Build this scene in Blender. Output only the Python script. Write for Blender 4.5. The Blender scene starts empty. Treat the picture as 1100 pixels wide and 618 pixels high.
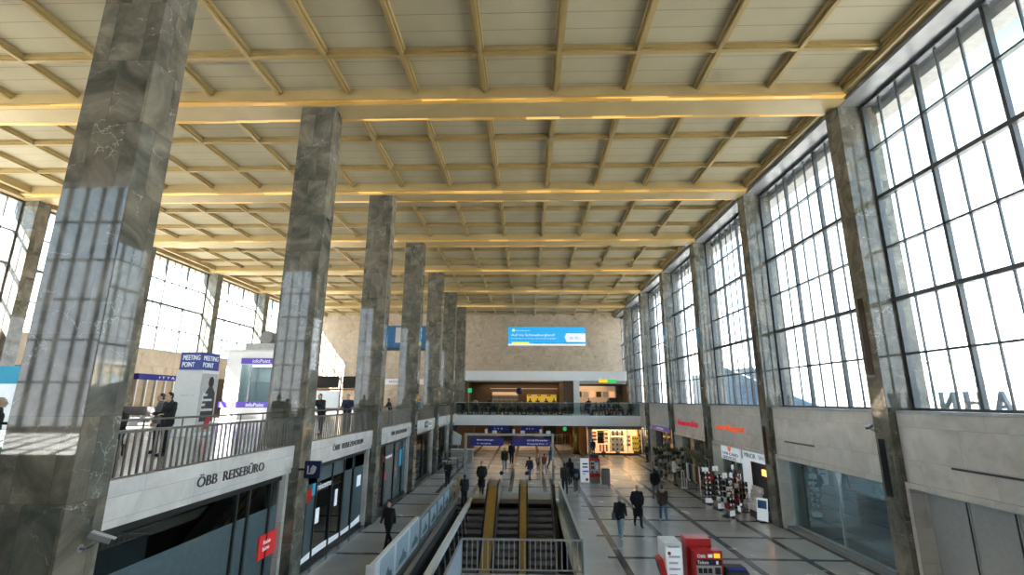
import bpy, bmesh, math, random
from mathutils import Vector, Matrix, Euler
random.seed(7)
SC = bpy.context.scene
COL = SC.collection
PI = math.pi

# ------------------------------------------------------------------ camera
YAW, PITCH, ROLL, FPX = 0.0312, 0.2285, 0.0056, 518.82
cam = bpy.data.cameras.new('camera')
cam.sensor_width = 36.0
cam.lens = FPX / 1100 * 36.0
cam.clip_start = 0.05
cam.clip_end = 1000
camo = bpy.data.objects.new('camera', cam)
COL.objects.link(camo)
_f = Vector((-math.sin(YAW) * math.cos(PITCH), math.cos(YAW) * math.cos(PITCH), math.sin(PITCH)))
_r = Vector((math.cos(YAW), math.sin(YAW), 0))
_u = _r.cross(_f)
_R = _r * math.cos(ROLL) + _u * math.sin(ROLL)
_U = -_r * math.sin(ROLL) + _u * math.cos(ROLL)
camo.matrix_world = Matrix(((_R.x, _U.x, -_f.x, 0), (_R.y, _U.y, -_f.y, 0), (_R.z, _U.z, -_f.z, 5.5), (0, 0, 0, 1)))
SC.camera = camo

# ------------------------------------------------------------------ light and exposure
SC.view_settings.view_transform = 'Standard'
SC.view_settings.look = 'None'
SC.view_settings.gamma = 1
SC.view_settings.use_curve_mapping = False
SC.view_settings.exposure = 1.5
SC.cycles.use_denoising = True
SC.cycles.max_bounces = 10
SC.cycles.diffuse_bounces = 6
SC.cycles.transparent_max_bounces = 24
SC.cycles.sample_clamp_indirect = 6.0
SUN_DIR = Vector((1.0, 1.5, -1.27)).normalized()
world = bpy.data.worlds.new('sky')
SC.world = world
world.use_nodes = True
wn = world.node_tree
_tc = wn.nodes.new('ShaderNodeTexCoord')
_sx = wn.nodes.new('ShaderNodeSeparateXYZ')
wn.links.new(_tc.outputs['Generated'], _sx.inputs[0])
_rp = wn.nodes.new('ShaderNodeValToRGB')
_e = _rp.color_ramp.elements
_e[0].position = 0.0
_e[0].color = (0.92, 0.95, 1.0, 1)
_e[1].position = 0.75
_e[1].color = (0.10, 0.24, 0.40, 1)
_m2 = _e.new(0.5)
_m2.color = (0.15, 0.30, 0.42, 1)
_m = _e.new(0.22)
_m.color = (0.72, 0.87, 1.0, 1)
wn.links.new(_sx.outputs[2], _rp.inputs[0])
bgn = wn.nodes['Background']
wn.links.new(_rp.outputs['Color'], bgn.inputs['Color'])
bgn.inputs['Strength'].default_value = 2.2
sl = bpy.data.lights.new('sun', 'SUN')
sl.energy = 36.0
sl.angle = 0.01
sl.color = (1.0, 0.96, 0.89)
slo = bpy.data.objects.new('sun', sl)
COL.objects.link(slo)
slo.rotation_euler = SUN_DIR.to_track_quat('-Z', 'Y').to_euler()
slo.location = (-30, -60, 40)

# ------------------------------------------------------------------ materials
MATS = {}
def _new(name):
    m = bpy.data.materials.new(name)
    m.use_nodes = True
    MATS[name] = m
    nt = m.node_tree
    return m, nt, nt.nodes['Principled BSDF']
def nd(nt, typ, ins=None, **props):
    n = nt.nodes.new(typ)
    for k, v in props.items():
        setattr(n, k, v)
    for k, v in (ins or {}).items():
        if isinstance(v, bpy.types.NodeSocket):
            nt.links.new(v, n.inputs[k])
        else:
            n.inputs[k].default_value = v
    return n
def mth(nt, op, a, b=0.0, c=0.0):
    n = nd(nt, 'ShaderNodeMath', {0: a, 1: b, 2: c}, operation=op)
    return n.outputs[0]
def mixc(nt, fac, a, b, blend='MIX'):
    n = nd(nt, 'ShaderNodeMix', None, data_type='RGBA', blend_type=blend)
    for sock, v in ((n.inputs[0], fac), (n.inputs[6], a), (n.inputs[7], b)):
        if isinstance(v, bpy.types.NodeSocket):
            nt.links.new(v, sock)
        else:
            sock.default_value = v if not isinstance(v, tuple) else (v + (1,) if len(v) == 3 else v)
    return n.outputs[2]
def ramp(nt, fac, stops):
    n = nd(nt, 'ShaderNodeValToRGB', {0: fac})
    e = n.color_ramp.elements
    while len(e) > 1:
        e.remove(e[-1])
    e[0].position = stops[0][0]
    e[0].color = (*stops[0][1], 1)
    for p, c in stops[1:]:
        q = e.new(p)
        q.color = (*c, 1)
    return n.outputs[0]
def pm(name, c, rough=0.5, metal=0.0, var=0.12, scale=6.0, spec=0.5, emit=None, es=0.0):
    """plain surface with slight procedural mottling"""
    if name in MATS:
        return MATS[name]
    m, nt, b = _new(name)
    tc = nd(nt, 'ShaderNodeTexCoord')
    nz = nd(nt, 'ShaderNodeTexNoise', {'Vector': tc.outputs['Object'], 'Scale': scale, 'Detail': 3.0})
    lo = tuple(max(0, x * (1 - var)) for x in c)
    hi = tuple(min(1, x * (1 + var)) for x in c)
    col = ramp(nt, nz.outputs['Fac'], [(0.3, lo), (0.7, hi)])
    nt.links.new(col, b.inputs['Base Color'])
    b.inputs['Roughness'].default_value = rough
    b.inputs['Metallic'].default_value = metal
    b.inputs['Specular IOR Level'].default_value = spec
    if emit:
        b.inputs['Emission Color'].default_value = (*emit, 1)
        b.inputs['Emission Strength'].default_value = es
    return m
def glass(name, tint=(0.9, 0.95, 0.95), refl=0.08, rough=0.02, fres=0.8):
    m, nt, b = _new(name)
    nt.nodes.remove(b)
    out = nt.nodes['Material Output']
    tr = nd(nt, 'ShaderNodeBsdfTransparent', {'Color': (*tint, 1)})
    gl = nd(nt, 'ShaderNodeBsdfGlossy', {'Color': (1, 1, 1, 1), 'Roughness': rough})
    lw = nd(nt, 'ShaderNodeLayerWeight', {'Blend': 0.25})
    f = mth(nt, 'MULTIPLY_ADD', lw.outputs['Fresnel'], fres, refl * 0.5)
    mx = nd(nt, 'ShaderNodeMixShader', {0: f, 1: tr.outputs[0], 2: gl.outputs[0]})
    nt.links.new(mx.outputs[0], out.inputs['Surface'])
    return m
def emis(name, c, s, var=0.0):
    m, nt, b = _new(name)
    b.inputs['Base Color'].default_value = (*c, 1)
    b.inputs['Emission Color'].default_value = (*c, 1)
    b.inputs['Emission Strength'].default_value = s
    return m
def marble(name, cols, tints, block=(0.62, 1.25), rough=0.1, vein=(0.55, 0.56, 0.52), vein_amt=0.7, scale=0.9, seam=0.012, seamdark=0.45, tintamt=0.6, diag=True):
    m, nt, b = _new(name)
    geo = nd(nt, 'ShaderNodeNewGeometry')
    sp = nd(nt, 'ShaderNodeSeparateXYZ', {0: geo.outputs['Position']})
    x, y, z = sp.outputs
    u = mth(nt, 'ADD', x, y)
    cv = mth(nt, 'DIVIDE', z, block[1])
    fv = mth(nt, 'FLOOR', cv)
    # alternate courses shift by half a block
    off = mth(nt, 'MULTIPLY', mth(nt, 'MODULO', fv, 2.0), 0.37)
    cu = mth(nt, 'ADD', mth(nt, 'DIVIDE', u, block[0]), off)
    fu = mth(nt, 'FLOOR', cu)
    cell = nd(nt, 'ShaderNodeCombineXYZ', {0: fu, 1: fv})
    wn_ = nd(nt, 'ShaderNodeTexWhiteNoise', {'Vector': cell.outputs[0]}, noise_dimensions='3D')
    shift = nd(nt, 'ShaderNodeVectorMath', {0: wn_.outputs['Color'], 'Scale': 9.0}, operation='SCALE')
    p = nd(nt, 'ShaderNodeVectorMath', {0: geo.outputs['Position'], 1: shift.outputs[0]}, operation='ADD')
    n1 = nd(nt, 'ShaderNodeTexNoise', {'Vector': p.outputs[0], 'Scale': scale, 'Detail': 8.0, 'Roughness': 0.62, 'Distortion': 1.2})
    base = ramp(nt, n1.outputs['Fac'], [(0.3, cols[0]), (0.5, cols[1]), (0.7, cols[2])])
    tint = ramp(nt, wn_.outputs['Value'], [(i / (len(tints) - 1), t) for i, t in enumerate(tints)])
    base = mixc(nt, tintamt, base, tint, 'MULTIPLY')
    n2 = nd(nt, 'ShaderNodeTexNoise', {'Vector': p.outputs[0], 'Scale': 3.2, 'Detail': 6.0, 'Roughness': 0.6})
    pv = nd(nt, 'ShaderNodeVectorMath', {0: n2.outputs['Color'], 'Scale': 0.55}, operation='SCALE')
    pw_ = nd(nt, 'ShaderNodeVectorMath', {0: p.outputs[0], 1: pv.outputs[0]}, operation='ADD')
    vo = nd(nt, 'ShaderNodeTexVoronoi', {'Vector': pw_.outputs[0], 'Scale': scale * 1.25}, feature='DISTANCE_TO_EDGE')
    v = nd(nt, 'ShaderNodeMapRange', {0: vo.outputs['Distance'], 1: 0.002, 2: 0.008, 3: 1.0, 4: 0.0}).outputs[0]
    n3 = nd(nt, 'ShaderNodeTexNoise', {'Vector': p.outputs[0], 'Scale': scale * 1.4, 'Detail': 2.0})
    mk = nd(nt, 'ShaderNodeMapRange', {0: n3.outputs['Fac'], 1: 0.46, 2: 0.62, 3: 0.0, 4: vein_amt}).outputs[0]
    base = mixc(nt, mth(nt, 'MULTIPLY', v, mk), base, vein)
    su = mth(nt, 'LESS_THAN', mth(nt, 'MULTIPLY', mth(nt, 'FRACT', cu), block[0]), seam)
    sv = mth(nt, 'LESS_THAN', mth(nt, 'MULTIPLY', mth(nt, 'FRACT', cv), block[1]), seam)
    s = mth(nt, 'MULTIPLY', mth(nt, 'MAXIMUM', su, sv), seamdark)
    base = mixc(nt, s, base, (0.04, 0.04, 0.035))
    nt.links.new(base, b.inputs['Base Color'])
    rr = nd(nt, 'ShaderNodeMapRange', {0: n1.outputs['Fac'], 1: 0.3, 2: 0.7, 3: rough * 0.8, 4: rough * 1.5}).outputs[0]
    nt.links.new(rr, b.inputs['Roughness'])
    b.inputs['Specular IOR Level'].default_value = 0.5
    return m
marble('green_marble', [(0.05, 0.058, 0.05), (0.14, 0.137, 0.118), (0.25, 0.235, 0.20)],
       [(0.55, 0.6, 0.6), (1.05, 0.92, 0.75), (0.8, 0.86, 0.8), (1.2, 1.08, 0.9), (0.62, 0.58, 0.52), (1.0, 1.0, 0.95)], rough=0.03, block=(0.62, 1.3))
marble('tan_marble', [(0.38, 0.31, 0.235), (0.48, 0.40, 0.31), (0.57, 0.49, 0.39)],
       [(0.92, 0.9, 0.88), (1.05, 1.0, 0.95), (0.95, 0.92, 0.85), (1.05, 1.04, 1.0)], block=(1.7, 1.1), rough=0.3, vein_amt=0.25, vein=(0.6, 0.52, 0.4), seamdark=0.25)
marble('grey_marble', [(0.50, 0.485, 0.465), (0.62, 0.605, 0.58), (0.72, 0.705, 0.68)],
       [(0.95, 0.95, 0.95), (1.02, 1.0, 0.97), (0.9, 0.9, 0.92)], block=(2.3, 0.95), rough=0.18, vein_amt=0.5, vein=(0.66, 0.64, 0.6), seamdark=0.3)
# floor: pale terrazzo slabs with dark inlay strips
def floor_mat():
    m, nt, b = _new('terrazzo_floor')
    geo = nd(nt, 'ShaderNodeNewGeometry')
    x, y, z = nd(nt, 'ShaderNodeSeparateXYZ', {0: geo.outputs['Position']}).outputs
    def strip(v, c, per, w):
        t = mth(nt, 'ADD', mth(nt, 'DIVIDE', mth(nt, 'SUBTRACT', v, c), per), 0.5)
        t = mth(nt, 'MULTIPLY', mth(nt, 'ABSOLUTE', mth(nt, 'SUBTRACT', mth(nt, 'FRACT', t), 0.5)), per)
        return mth(nt, 'LESS_THAN', t, w / 2)
    right = mth(nt, 'GREATER_THAN', x, 2.9)
    sx = mth(nt, 'MULTIPLY', strip(x, 3.35, 2.2, 0.26), right)
    sy = strip(y, 19.2, 2.85, 0.24)
    sy = mth(nt, 'MULTIPLY', sy, mth(nt, 'MAXIMUM', right, mth(nt, 'MAXIMUM', mth(nt, 'LESS_THAN', x, -4.3), mth(nt, 'GREATER_THAN', y, 31.0))))
    far = mth(nt, 'MULTIPLY', strip(x, 3.35, 2.2, 0.26), mth(nt, 'GREATER_THAN', y, 31.0))
    edge = mth(nt, 'MAXIMUM', mth(nt, 'GREATER_THAN', x, 11.35), mth(nt, 'LESS_THAN', x, -7.05))
    s = mth(nt, 'MAXIMUM', mth(nt, 'MAXIMUM', sx, sy), mth(nt, 'MAXIMUM', far, edge))
    n1 = nd(nt, 'ShaderNodeTexNoise', {'Vector': geo.outputs['Position'], 'Scale': 60.0, 'Detail': 4.0})
    n2 = nd(nt, 'ShaderNodeTexNoise', {'Vector': geo.outputs['Position'], 'Scale': 0.7, 'Detail': 4.0})
    base = ramp(nt, n1.outputs['Fac'], [(0.35, (0.42, 0.415, 0.42)), (0.65, (0.56, 0.555, 0.56))])
    dark = ramp(nt, n1.outputs['Fac'], [(0.35, (0.075, 0.072, 0.07)), (0.65, (0.115, 0.11, 0.105))])
    wear = ramp(nt, n2.outputs['Fac'], [(0.3, (0.85, 0.85, 0.85)), (0.7, (1, 1, 1))])
    c = mixc(nt, 1.0, mixc(nt, s, base, dark), wear, 'MULTIPLY')
    nt.links.new(c, b.inputs['Base Color'])
    rr = nd(nt, 'ShaderNodeMapRange', {0: n2.outputs['Fac'], 1: 0.3, 2: 0.7, 3: 0.16, 4: 0.28}).outputs[0]
    nt.links.new(rr, b.inputs['Roughness'])
floor_mat()
def board_mat():
    m, nt, b = _new('ceiling_boards')
    geo = nd(nt, 'ShaderNodeNewGeometry')
    x, y, z = nd(nt, 'ShaderNodeSeparateXYZ', {0: geo.outputs['Position']}).outputs
    t = mth(nt, 'FRACT', mth(nt, 'DIVIDE', mth(nt, 'SUBTRACT', y, 0.06), 0.6525))
    gap = mth(nt, 'LESS_THAN', t, 0.035)
    n1 = nd(nt, 'ShaderNodeTexNoise', {'Vector': geo.outputs['Position'], 'Scale': 0.5, 'Detail': 3.0})
    base = ramp(nt, n1.outputs['Fac'], [(0.3, (0.37, 0.32, 0.205)), (0.7, (0.43, 0.375, 0.25))])
    nt.links.new(mixc(nt, gap, base, (0.22, 0.18, 0.12)), b.inputs['Base Color'])
    b.inputs['Roughness'].default_value = 0.7
board_mat()
pm('gold_paint', (0.36, 0.26, 0.105), 0.35, 0.15, 0.08, 1.5)
pm('gold_soffit', (0.42, 0.315, 0.145), 0.4, 0.1, 0.06, 1.0)
def glow_mat():
    m, nt, b = _new('warm_light_strip')
    geo = nd(nt, 'ShaderNodeNewGeometry')
    x, y, z = nd(nt, 'ShaderNodeSeparateXYZ', {0: geo.outputs['Position']}).outputs
    u = mth(nt, 'DIVIDE', x, 1.25)
    cell = nd(nt, 'ShaderNodeCombineXYZ', {0: mth(nt, 'FLOOR', u), 1: mth(nt, 'FLOOR', mth(nt, 'MULTIPLY', y, 1.7))})
    w = nd(nt, 'ShaderNodeTexWhiteNoise', {'Vector': cell.outputs[0]}, noise_dimensions='3D').outputs['Value']
    s = nd(nt, 'ShaderNodeMapRange', {0: w, 1: 0.2, 2: 0.95, 3: 0.0, 4: 1.0}).outputs[0]
    e = mth(nt, 'MULTIPLY_ADD', mth(nt, 'POWER', s, 1.8), 0.30, 0.015)
    b.inputs['Base Color'].default_value = (0.6, 0.34, 0.07, 1)
    b.inputs['Emission Color'].default_value = (1.0, 0.58, 0.16, 1)
    nt.links.new(e, b.inputs['Emission Strength'])
    b.inputs['Roughness'].default_value = 0.35
glow_mat()
pm('dark_metal', (0.045, 0.045, 0.043), 0.4, 0.6)
pm('window_metal', (0.07, 0.075, 0.078), 0.45, 0.4)
pm('rail_metal', (0.16, 0.15, 0.135), 0.35, 0.7)
pm('steel', (0.45, 0.46, 0.47), 0.3, 0.85)
pm('alu_grey', (0.42, 0.43, 0.44), 0.45, 0.4)
pm('white_paint', (0.80, 0.81, 0.82), 0.45, 0, 0.03)
pm('off_white', (0.66, 0.66, 0.64), 0.5, 0, 0.04)
pm('fascia_white', (0.88, 0.91, 0.94), 0.35, 0, 0.02)
pm('slate', (0.20, 0.20, 0.205), 0.3, 0, 0.2, 1.5)
pm('black', (0.012, 0.012, 0.013), 0.5)
pm('black_gloss', (0.01, 0.01, 0.011), 0.12)
pm('charcoal', (0.05, 0.05, 0.052), 0.6)
pm('mid_grey', (0.22, 0.22, 0.22), 0.5)
pm('light_grey', (0.5, 0.5, 0.5), 0.5)
pm('concrete', (0.34, 0.33, 0.31), 0.8)
pm('mezz_floor', (0.55, 0.54, 0.52), 0.14)
pm('lettering', (0.03, 0.03, 0.03), 0.4)
pm('red', (0.55, 0.02, 0.02), 0.3, 0, 0.05)
pm('red_sign', (0.5, 0.03, 0.03), 0.35, 0, 0.05, emit=(0.8, 0.03, 0.03), es=0.1)
pm('blue_sign', (0.01, 0.015, 0.16), 0.35, 0, 0.05, emit=(0.02, 0.03, 0.35), es=0.02)
pm('navy', (0.008, 0.012, 0.06), 0.4)
pm('meeting_blue', (0.03, 0.05, 0.30), 0.4, 0, 0.04)
pm('violet', (0.10, 0.06, 0.42), 0.4, 0, 0.04, emit=(0.2, 0.12, 0.8), es=0.03)
pm('gold_metal', (0.44, 0.33, 0.12), 0.28, 0.75, 0.1)
pm('step_grey', (0.13, 0.13, 0.13), 0.5, 0.3)
pm('band_taupe', (0.20, 0.175, 0.145), 0.4)
pm('rubber', (0.015, 0.015, 0.015), 0.45)
pm('wood_orange', (0.30, 0.13, 0.045), 0.4, 0, 0.2, 3)
pm('brown', (0.10, 0.06, 0.035), 0.5)
pm('yellow', (0.75, 0.5, 0.03), 0.5)
pm('green_dark', (0.05, 0.085, 0.04), 0.7, 0, 0.5, 20)
pm('green_leaf', (0.10, 0.15, 0.06), 0.6, 0, 0.5, 20)
pm('green_grey', (0.22, 0.23, 0.15), 0.6, 0, 0.4, 20)
pm('skin', (0.55, 0.34, 0.25), 0.5, 0, 0.06)
pm('cloth_black', (0.012, 0.012, 0.014), 0.85)
pm('cloth_dark', (0.028, 0.026, 0.026), 0.85)
pm('cloth_brown', (0.045, 0.036, 0.028), 0.85)
pm('cloth_navy', (0.02, 0.025, 0.06), 0.85)
pm('denim', (0.09, 0.15, 0.28), 0.85)
pm('denim_pale', (0.28, 0.38, 0.48), 0.85)
pm('cloth_grey', (0.12, 0.12, 0.125), 0.85)
pm('cloth_beige', (0.36, 0.28, 0.20), 0.85)
pm('cloth_red', (0.25, 0.05, 0.05), 0.85)
pm('cloth_white', (0.7, 0.7, 0.68), 0.85)
pm('cloth_olive', (0.07, 0.065, 0.03), 0.85)
pm('cloth_blue', (0.04, 0.14, 0.3), 0.85)
pm('cloth_yellow', (0.5, 0.33, 0.05), 0.85)
pm('cloth_pink', (0.5, 0.27, 0.23), 0.85)
pm('hair_dark', (0.015, 0.012, 0.01), 0.6)
pm('hair_brown', (0.05, 0.03, 0.018), 0.6)
pm('hair_grey', (0.3, 0.3, 0.3), 0.6)
pm('hair_blond', (0.35, 0.25, 0.13), 0.6)
pm('eye', (0.02, 0.015, 0.012), 0.2)
pm('pale_facade', (0.6, 0.58, 0.55), 0.8, 0, 0.05)
pm('beige_facade', (0.62, 0.53, 0.40), 0.8, 0, 0.08)
pm('pale_ground', (0.48, 0.47, 0.45), 0.9)
pm('facade_glass', (0.30, 0.42, 0.54), 0.15)
pm('bark', (0.22, 0.18, 0.15), 0.9)
glass('clear_glass', (0.97, 0.985, 0.985), 0.02, fres=0.15)
glass('shop_glass', (0.50, 0.60, 0.62), 0.14)
glass('teal_glass', (0.40, 0.52, 0.56), 0.16)
glass('bal_glass', (0.62, 0.72, 0.72), 0.10)
pm('shop_teal', (0.085, 0.125, 0.14), 0.15, 0, 0.08)
pm('frosted_teal', (0.22, 0.30, 0.31), 0.2, 0, 0.06)
pm('frosted_grey', (0.36, 0.37, 0.365), 0.12, 0, 0.05)
emis('lamp_white', (1.0, 0.97, 0.92), 6.0)
emis('lamp_warm', (1.0, 0.66, 0.30), 6.0)
emis('lamp_green', (0.03, 0.5, 0.2), 0.25)
pm('poster_light', (0.42, 0.52, 0.60), 0.35, 0, 0.05)
emis('screen_orange', (1.0, 0.42, 0.10), 0.9)
def panel_em(name, c, s):
    return pm(name, c, 0.4, 0, 0.04, emit=c, es=s)
panel_em('bill_cyan', (0.02, 0.33, 0.68), 0.28)
panel_em('bill_white', (0.85, 0.88, 0.9), 0.16)
panel_em('bill_yellow', (0.75, 0.72, 0.08), 0.35)
panel_em('lit_cream', (0.80, 0.56, 0.36), 0.09)
panel_em('lit_pink', (0.85, 0.40, 0.22), 0.35)
panel_em('lit_yellow', (0.8, 0.55, 0.06), 0.12)
panel_em('sign_yellow', (0.9, 0.55, 0.02), 0.30)
panel_em('sign_green', (0.03, 0.55, 0.12), 0.30)
panel_em('sign_red_letters', (0.75, 0.03, 0.06), 0.12)
panel_em('sign_orange_letters', (0.9, 0.13, 0.02), 0.15)
panel_em('sign_white', (0.75, 0.82, 0.88), 0.12)
panel_em('cyan_poster', (0.03, 0.35, 0.55), 0.04)

# ------------------------------------------------------------------ mesh helpers
class MB:
    def __init__(s):
        s.v, s.f, s.sm, s.mi = [], [], [], []
        s.cur = 0
    def face(s, idx, smooth=False):
        s.f.append(idx); s.sm.append(smooth); s.mi.append(s.cur)
    def box(s, x0, x1, y0, y1, z0, z1):
        n = len(s.v)
        s.v += [(x0, y0, z0), (x1, y0, z0), (x1, y1, z0), (x0, y1, z0), (x0, y0, z1), (x1, y0, z1), (x1, y1, z1), (x0, y1, z1)]
        for q in ((0, 3, 2, 1), (4, 5, 6, 7), (0, 1, 5, 4), (1, 2, 6, 5), (2, 3, 7, 6), (3, 0, 4, 7)):
            s.face([n + i for i in q])
        return s
    def xbox(s, M, sx, sy, sz):
        """box centred at origin of matrix M"""
        n = len(s.v)
        b = MB().box(-sx / 2, sx / 2, -sy / 2, sy / 2, -sz / 2, sz / 2)
        s.v += [tuple(M @ Vector(p)) for p in b.v]
        for q in b.f:
            s.face([n + i for i in q])
        return s
    def bar(s, p, q, w, h):
        """rectangular bar from p to q"""
        p, q = Vector(p), Vector(q)
        d = q - p
        M = Matrix.Translation((p + q) / 2) @ d.to_track_quat('Y', 'Z').to_matrix().to_4x4()
        return s.xbox(M, w, d.length, h)
    def cyl(s, p, q, r0, r1=None, n=12, caps=True):
        r1 = r0 if r1 is None else r1
        p, q = Vector(p), Vector(q)
        d = (q - p)
        qd = d.to_track_quat('Z', 'Y')
        k = len(s.v)
        for c, r in ((p, r0), (q, r1)):
            for i in range(n):
                a = 2 * PI * i / n
                s.v.append(tuple(c + qd @ Vector((r * math.cos(a), r * math.sin(a), 0))))
        for i in range(n):
            j = (i + 1) % n
            s.face([k + i, k + j, k + n + j, k + n + i], True)
        if caps:
            s.face([k + i for i in range(n - 1, -1, -1)])
            s.face([k + n + i for i in range(n)])
        return s
    def path(s, pts, r, n=8):
        for a, b in zip(pts, pts[1:]):
            s.cyl(a, b, r, r, n)
        return s
    def ball(s, c, rx, ry=None, rz=None, nu=14, nv=9, M=None):
        ry = rx if ry is None else ry
        rz = rx if rz is None else rz
        k = len(s.v)
        P = []
        for j in range(nv + 1):
            t = PI * j / nv
            if j in (0, nv):
                P.append(Vector((0, 0, rz * math.cos(t))))
                continue
            for i in range(nu):
                a = 2 * PI * i / nu
                P.append(Vector((rx * math.sin(t) * math.cos(a), ry * math.sin(t) * math.sin(a), rz * math.cos(t))))
        for p in P:
            if M is not None:
                p = M @ p
            s.v.append(tuple(Vector(c) + p))
        idx = lambda j, i: k if j == 0 else (k + 1 + (nv - 1) * nu if j == nv else k + 1 + (j - 1) * nu + i % nu)
        for j in range(nv):
            for i in range(nu):
                if j == 0:
                    s.face([idx(0, 0), idx(1, i), idx(1, i + 1)], True)
                elif j == nv - 1:
                    s.face([idx(j, i), idx(nv, 0), idx(j, i + 1)], True)
                else:
                    s.face([idx(j, i), idx(j + 1, i), idx(j + 1, i + 1), idx(j, i + 1)], True)
        return s
    def prism(s, poly, axis, a, b):
        """extrude 2d polygon along axis ('x': poly=(y,z), 'y': poly=(x,z), 'z': poly=(x,y))"""
        k = len(s.v)
        n = len(poly)
        mk = {'x': lambda t, p: (t, p[0], p[1]), 'y': lambda t, p: (p[0], t, p[1]), 'z': lambda t, p: (p[0], p[1], t)}[axis]
        s.v += [mk(a, p) for p in poly] + [mk(b, p) for p in poly]
        for i in range(n):
            j = (i + 1) % n
            s.face([k + i, k + j, k + n + j, k + n + i])
        s.face([k + i for i in range(n - 1, -1, -1)])
        s.face([k + n + i for i in range(n)])
        return s
    def lathe(s, prof, c=(0, 0, 0), n=16):
        k = len(s.v)
        for r, z in prof:
            for i in range(n):
                a = 2 * PI * i / n
                s.v.append((c[0] + r * math.cos(a), c[1] + r * math.sin(a), c[2] + z))
        for j in range(len(prof) - 1):
            for i in range(n):
                i2 = (i + 1) % n
                s.face([k + j * n + i, k + j * n + i2, k + (j + 1) * n + i2, k + (j + 1) * n + i], True)
        s.face([k + i for i in range(n - 1, -1, -1)])
        s.face([k + (len(prof) - 1) * n + i for i in range(n)])
        return s
    def mesh(s, name):
        me = bpy.data.meshes.new(name)
        me.from_pydata(s.v, [], s.f)
        me.polygons.foreach_set('use_smooth', s.sm)
        me.polygons.foreach_set('material_index', s.mi)
        bm = bmesh.new()
        bm.from_mesh(me)
        bmesh.ops.recalc_face_normals(bm, faces=bm.faces)
        bm.to_mesh(me)
        bm.free()
        return me
    def build(s, name, mat, parent=None, world=True, bevel=0.0):
        """link as one mesh; coordinates are world when world is set, else local to the parent"""
        if parent is not None and world:
            Mi = Matrix.Rotation(-parent.rotation_euler.z, 4, 'Z') @ Matrix.Translation(-parent.location)
            if parent.parent is not None:
                g = parent.parent
                Mi = Matrix.Rotation(-parent.rotation_euler.z, 4, 'Z') @ Matrix.Translation(-parent.location) @ Matrix.Rotation(-g.rotation_euler.z, 4, 'Z') @ Matrix.Translation(-g.location)
            s.v = [tuple(Mi @ Vector(p)) for p in s.v]
            o = bpy.data.objects.new(name, None)
            bpy.data.objects.remove(o)
        loc = Vector((0, 0, 0))
        if parent is None:
            xs, ys, zs = zip(*s.v)
            loc = Vector(((min(xs) + max(xs)) / 2, (min(ys) + max(ys)) / 2, min(zs)))
            s.v = [tuple(Vector(p) - loc) for p in s.v]
        o = bpy.data.objects.new(name, s.mesh(name))
        COL.objects.link(o)
        o.location = loc
        ms = mat if isinstance(mat, (list, tuple)) else [mat]
        for m in ms:
            o.data.materials.append(MATS[m])
        if parent is not None:
            o.parent = parent
        if bevel:
            md = o.modifiers.new('edge', 'BEVEL')
            md.width = bevel
            md.segments = 2
            md.limit_method = 'ANGLE'
        return o
def box(*a):
    return MB().box(*a)
def tag(o, label=None, cat=None, group=None, kind=None):
    if label: o['label'] = label
    if cat: o['category'] = cat
    if group: o['group'] = group
    if kind: o['kind'] = kind
    return o
def thing(name, label, cat, loc=(0, 0, 0), rz=0.0, group=None):
    o = bpy.data.objects.new(name, None)
    o.empty_display_size = 0.2
    COL.objects.link(o)
    o.location = loc
    o.rotation_euler = (0, 0, rz)
    return tag(o, label, cat, group)
def struct(o):
    o['kind'] = 'structure'
    return o
def sempty(name, loc=(0, 0, 0)):
    o = bpy.data.objects.new(name, None)
    COL.objects.link(o)
    o.location = loc
    return struct(o)
def dup(root, loc=None, rz=None, label=None, group=None):
    r = root.copy()
    COL.objects.link(r)
    if loc is not None: r.location = loc
    if rz is not None: r.rotation_euler = (0, 0, rz)
    if label: r['label'] = label
    if group: r['group'] = group
    for ch in list(root.children):
        c = ch.copy()
        COL.objects.link(c)
        c.parent = r
        for g in list(ch.children):
            d = g.copy()
            COL.objects.link(d)
            d.parent = c
    return r
LEFTWALL = (PI / 2, 0, PI / 2)      # reads when looking towards -X
RIGHTWALL = (PI / 2, 0, -PI / 2)    # reads when looking towards +X
FRONT = (PI / 2, 0, 0)              # reads when looking towards +Y
def text(name, body, w, h, mat, loc, rot, parent=None, depth=0.02, world=True):
    """lettering scaled to w x h, centred on loc"""
    cu = bpy.data.curves.new(name, 'FONT')
    cu.body = body
    cu.extrude = 0.02
    cu.resolution_u = 3
    cu.space_line = 1.0
    t = bpy.data.objects.new('tmp_text', cu)
    COL.objects.link(t)
    dg = bpy.context.evaluated_depsgraph_get()
    dg.update()
    me = bpy.data.meshes.new_from_object(t.evaluated_get(dg))
    bpy.data.objects.remove(t)
    xs = [v.co.x for v in me.vertices]; ys = [v.co.y for v in me.vertices]
    cx, cy = (min(xs) + max(xs)) / 2, (min(ys) + max(ys)) / 2
    fx, fy = w / max(1e-6, max(xs) - min(xs)), h / max(1e-6, max(ys) - min(ys))
    R = Euler(rot).to_matrix()
    loc = Vector(loc)
    off = loc if parent is None or not world else loc
    for v in me.vertices:
        p = Vector(((v.co.x - cx) * fx, (v.co.y - cy) * fy, (v.co.z + 0.02) / 0.04 * depth))
        v.co = R @ p
    me.materials.clear()
    me.materials.append(MATS[mat])
    for p in me.polygons:
        p.material_index = 0
    me.name = name
    o = bpy.data.objects.new(name, me)
    COL.objects.link(o)
    if parent is not None:
        o.parent = parent
        if world:
            Mi = Matrix.Rotation(-parent.rotation_euler.z, 4, 'Z') @ Matrix.Translation(-parent.location)
            M = Mi @ Matrix.Translation(loc)
            o.location = M.translation
            o.rotation_euler = (0, 0, -parent.rotation_euler.z)
        else:
            o.location = loc
    else:
        o.location = loc
    return o

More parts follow.
